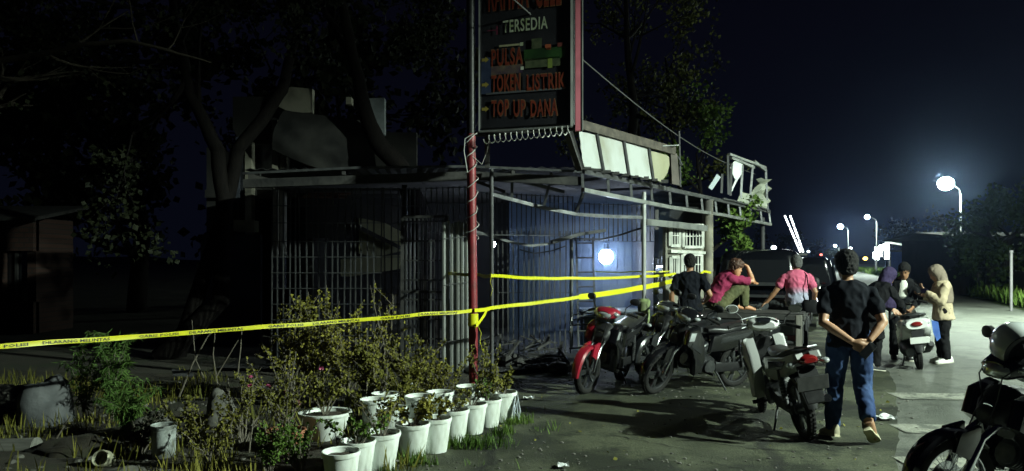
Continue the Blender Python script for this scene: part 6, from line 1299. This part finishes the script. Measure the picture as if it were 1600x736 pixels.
# bare sticks standing in the garden
def stick(label, pix, Y, r=.010):
    q = MB(); pts = [P(px, py, Y) for px, py in pix]; q.tube(pts, [r*(1-.5*i/max(1,len(pts)-1)) for i in range(len(pts))], 6); q.thing('stick', m_bark2, label, 'stick', group='bare sticks in the garden')
stick('bare stick leaning right under the tape, leftmost of four', [(280,620),(300,570),(325,525),(330,520)], 7.6); stick('short bare stick crossing the leftmost leaning stick', [(318,590),(305,560),(300,500)], 7.6, .007)
stick('bare forked stick right of the leftmost leaning stick', [(340,600),(333,555),(336,520)], 7.5, .007); stick('bare stick leaning right up to the tape', [(338,588),(355,560),(377,523)], 7.5, .008); stick('thin upright stick at the right of the bare sticks', [(371,590),(376,545),(378,515)], 7.5, .007)
stick('pale reed standing among the low bushes', [(368,735),(362,680),(357,600),(356,590)], 6.2, .007); stick('green cane rising at the bottom of the low bushes', [(386,745),(391,690),(396,655)], 6.1, .009); stick('pale stake in the end pot', [(777,612),(776,590),(776,572)], 7.35, .008)
stick('diagonal dead branch in the dark left garden', [(65,720),(85,690),(110,650)], 6.6, .012)
# clutter in the dark left garden
def lump(label, cat, nm, c, r, m, seed, amp=.35):
    q = MB(); n, k = 20, 12
    for i in range(k+1):
        t_ = PI*i/k*.62+.03
        for j in range(n): a = 2*PI*j/n; d = V((math.sin(t_)*math.cos(a), math.sin(t_)*math.sin(a), math.cos(t_))); s = 1+amp*NZ.noise((d.x*1.6+seed, d.y*1.6, d.z*1.6))+.12*NZ.noise((d.x*5+seed, d.y*5, d.z*5)); q.v.append(V(c)+V((d.x*r[0], d.y*r[1], d.z*r[2]))*s)
    for i in range(k):
        for j in range(n): q.f.append((i*n+j, i*n+(j+1) % n, (i+1)*n+(j+1) % n, (i+1)*n+j))
    q.f.append(tuple(range(n-1,-1,-1))); q.thing(nm, m, label, cat, smooth=180)
m_tarp = mat('dusty tarpaulin', (.09,.095,.10), .7, 0, (.05,.052,.055), 3, .4); m_stone = mat('dusty stone', (.12,.115,.10), .9, 0, (.07,.068,.06), 5, .5)
p = G(70,668); lump('dusty tarpaulin draped over a heap at the left', 'tarpaulin', 'tarpaulin', (p.x,p.y,.0), (.30,.26,.46), m_tarp, 3)
p = G(20,652); lump('grey stone slab leaning at the left edge behind the tarpaulin', 'stone', 'stone', (p.x,p.y,.10), (.34,.16,.24), m_stone, 5)
p = G(240,690); lump('dark rounded stone behind the stained bucket', 'stone', 'stone', (p.x,p.y,.0), (.26,.2,.24), m_stone, 7); p = G(345,668); lump('small grey stone below the bare sticks', 'stone', 'stone', (p.x,p.y,.05), (.16,.14,.32), m_stone, 9)
p = G(200,748); lump('mossy stone at the bottom left edge', 'stone', 'stone', (p.x,p.y,.0), (.18,.14,.10), m_stone, 10); p = G(120,712); lump('low dark heap of soil at the left', 'heap', 'soil_heap', (p.x,p.y,.0), (.4,.25,.16), m_soil, 11)
q = MB(); a, b = P(-40,712,6.3), P(58,700,6.3); q.tube([a, a.lerp(b,.3)+V((0,0,.02)), a.lerp(b,.7), b], [.10,.105,.10,.092], 14); q.thing('log', mat('pale dead log', (.17,.17,.15), .9, 0, (.09,.09,.08), 5, .5, stretch=(.6,6,6)), 'pale dead log lying at the bottom left corner', 'log')
q = MB(); q.poly([P(268,578,8.0), P(300,580,8.1), P(302,588,8.0), P(270,587,7.95)], .012); q.thing('metal_sheet', steel_d, 'small grey metal sheet lying behind the bare sticks', 'sheet')
q = MB(); q.poly([P(95,667,6.9), P(112,663,7.0), P(113,668,6.9), P(96,672,6.85)], .02); q.thing('board', mat('pale board', (.26,.25,.19), .8), 'pale short board end beside the tarpaulin', 'board')
p = P(645,610,8.1); q = MB(); R = random.Random(3); n = 8
for j in range(n+1):
    for i in range(n+1): s, t_ = i/n-.5, j/n; q.v.append(V((p.x+s*.26*(1-.3*t_), p.y+.03*math.sin(s*9)-.06*t_, p.z+(t_-.5)*.2+.03*NZ.noise((s*5,t_*4,1)))))
for j in range(n):
    for i in range(n): a = j*(n+1)+i; q.f.append((a, a+1, a+n+2, a+n+1))
q.thing('plastic_bag', m_lit, 'crumpled white plastic bag caught in the shrubs left of the red pole', 'plastic bag', smooth=20)
# ground cover nobody could count
def cover(name, m, n, place, hmin, hmax, wd, seed):
    R = random.Random(seed); q = MB()
    for i in range(n):
        pr = place(R)
        if pr is None: continue
        x, y, z = pr; h = R.uniform(hmin, hmax); a = R.uniform(0, 2*PI); l = R.uniform(.1,.7)*h; d = V((math.cos(a)*l, math.sin(a)*l, h)); sd = V((-math.sin(a), math.cos(a), 0))*wd*R.uniform(.6,1.3); p = V((x, y, z-.01)); b = len(q.v)
        q.v += [p-sd, p+sd, p+d*.55+V((0,0,h*.08))+sd*.7, p+d*.55+V((0,0,h*.08))-sd*.7, p+d]; q.f += [(b,b+1,b+2,b+3),(b+3,b+2,b+4)]
    return stuff(q.build(name, m, smooth=0))
def near_pots(R):
    p = pl[R.randint(0, 8)][0]; x, y = p[0]+R.gauss(.10,.18), p[1]+R.gauss(-.14,.20)
    return (x, y, .012) if NZ.noise((x*2.2, y*2.2, 3)) > .05 else None
cover('grass', lf_green, 5200, near_pots, .03, .13, .0045, 51)
def in_bed(R):
    x, y = R.uniform(-7.5,-.7), R.uniform(4.6,9.8)
    if NZ.noise((x*1.1, y*1.1, 8)) < .0: return None
    return (x, y, bedz(x, y))
cover('weeds', lf_olive, 9000, in_bed, .04, .22, .006, 52)
def verge(R):
    y = 18+R.random()**1.6*110; x = rl(y)+rw(y)+.3+R.random()**1.5*(5+y*.05); return (x, y, .08)
cover('verge_grass', lf_green, 14000, verge, .12, .7, .05, 53)
R = random.Random(9); q = MB()
for i in range(420):
    x, y = R.uniform(-7.5,-.8), R.uniform(4.8,9.6); q.ball((x, y, bedz(x,y)+.005), (R.uniform(.01,.05), R.uniform(.01,.05), R.uniform(.008,.035)), n=6, m=4)
for i in range(1900):
    y = R.uniform(4.8,11); x = R.uniform(lleft(y), rl(y)+.3); s = .004+.018*R.random()**3
    if NZ.noise((x*.8, y*.8, 6)) < -.1: continue
    q.ball((x, y, .01), (s, s*.8, s*.6), n=5, m=3)
stuff(q.build('rubble', m_stone, smooth=20))
R = random.Random(19); q = MB()
for i in range(110):
    y = R.uniform(4.6,11); x = R.uniform(lleft(y)-.2, rl(y)); a = R.uniform(0,6.28); leaf(q, V((x,y,.014)), V((math.cos(a), math.sin(a), .15)), R.uniform(.02,.05), R)
stuff(q.build('fallen_leaves', lf_olive, smooth=0))
# ================================================================ ADDED HAZE FOR LAMP BLOOM
mb = MB(); mb.box((60, 290, 20), (1900, 700, 42))  # scattering box added so the lamps get a lens-like glow
hm = bpy.data.materials.new('lamp bloom'); hm.use_nodes = True; hn = hm.node_tree
hn.nodes.remove(hn.nodes['Principled BSDF'])
pv = hn.nodes.new('ShaderNodeVolumePrincipled'); pv.inputs['Color'].default_value = (.42,.58,1,1); pv.inputs['Density'].default_value = .00025; pv.inputs['Anisotropy'].default_value = .92
hn.links.new(pv.outputs[0], hn.nodes['Material Output'].inputs['Volume'])
stuff(mb.build('bloom_haze', hm, smooth=0))

# scattering volume added to give the bulb its lens halo
mb = MB(); mb.box((1.45, 14.1, 1.5), (3.0, 3.0, 2.7))
sm = bpy.data.materials.new('bulb bloom'); sm.use_nodes = True; sn = sm.node_tree; sn.nodes.remove(sn.nodes['Principled BSDF'])
pv = sn.nodes.new('ShaderNodeVolumePrincipled'); pv.inputs['Color'].default_value = (.45,.65,1,1); pv.inputs['Density'].default_value = .09; pv.inputs['Anisotropy'].default_value = .5
sn.links.new(pv.outputs[0], sn.nodes['Material Output'].inputs['Volume'])
stuff(mb.build('bulb_bloom', sm, smooth=0))
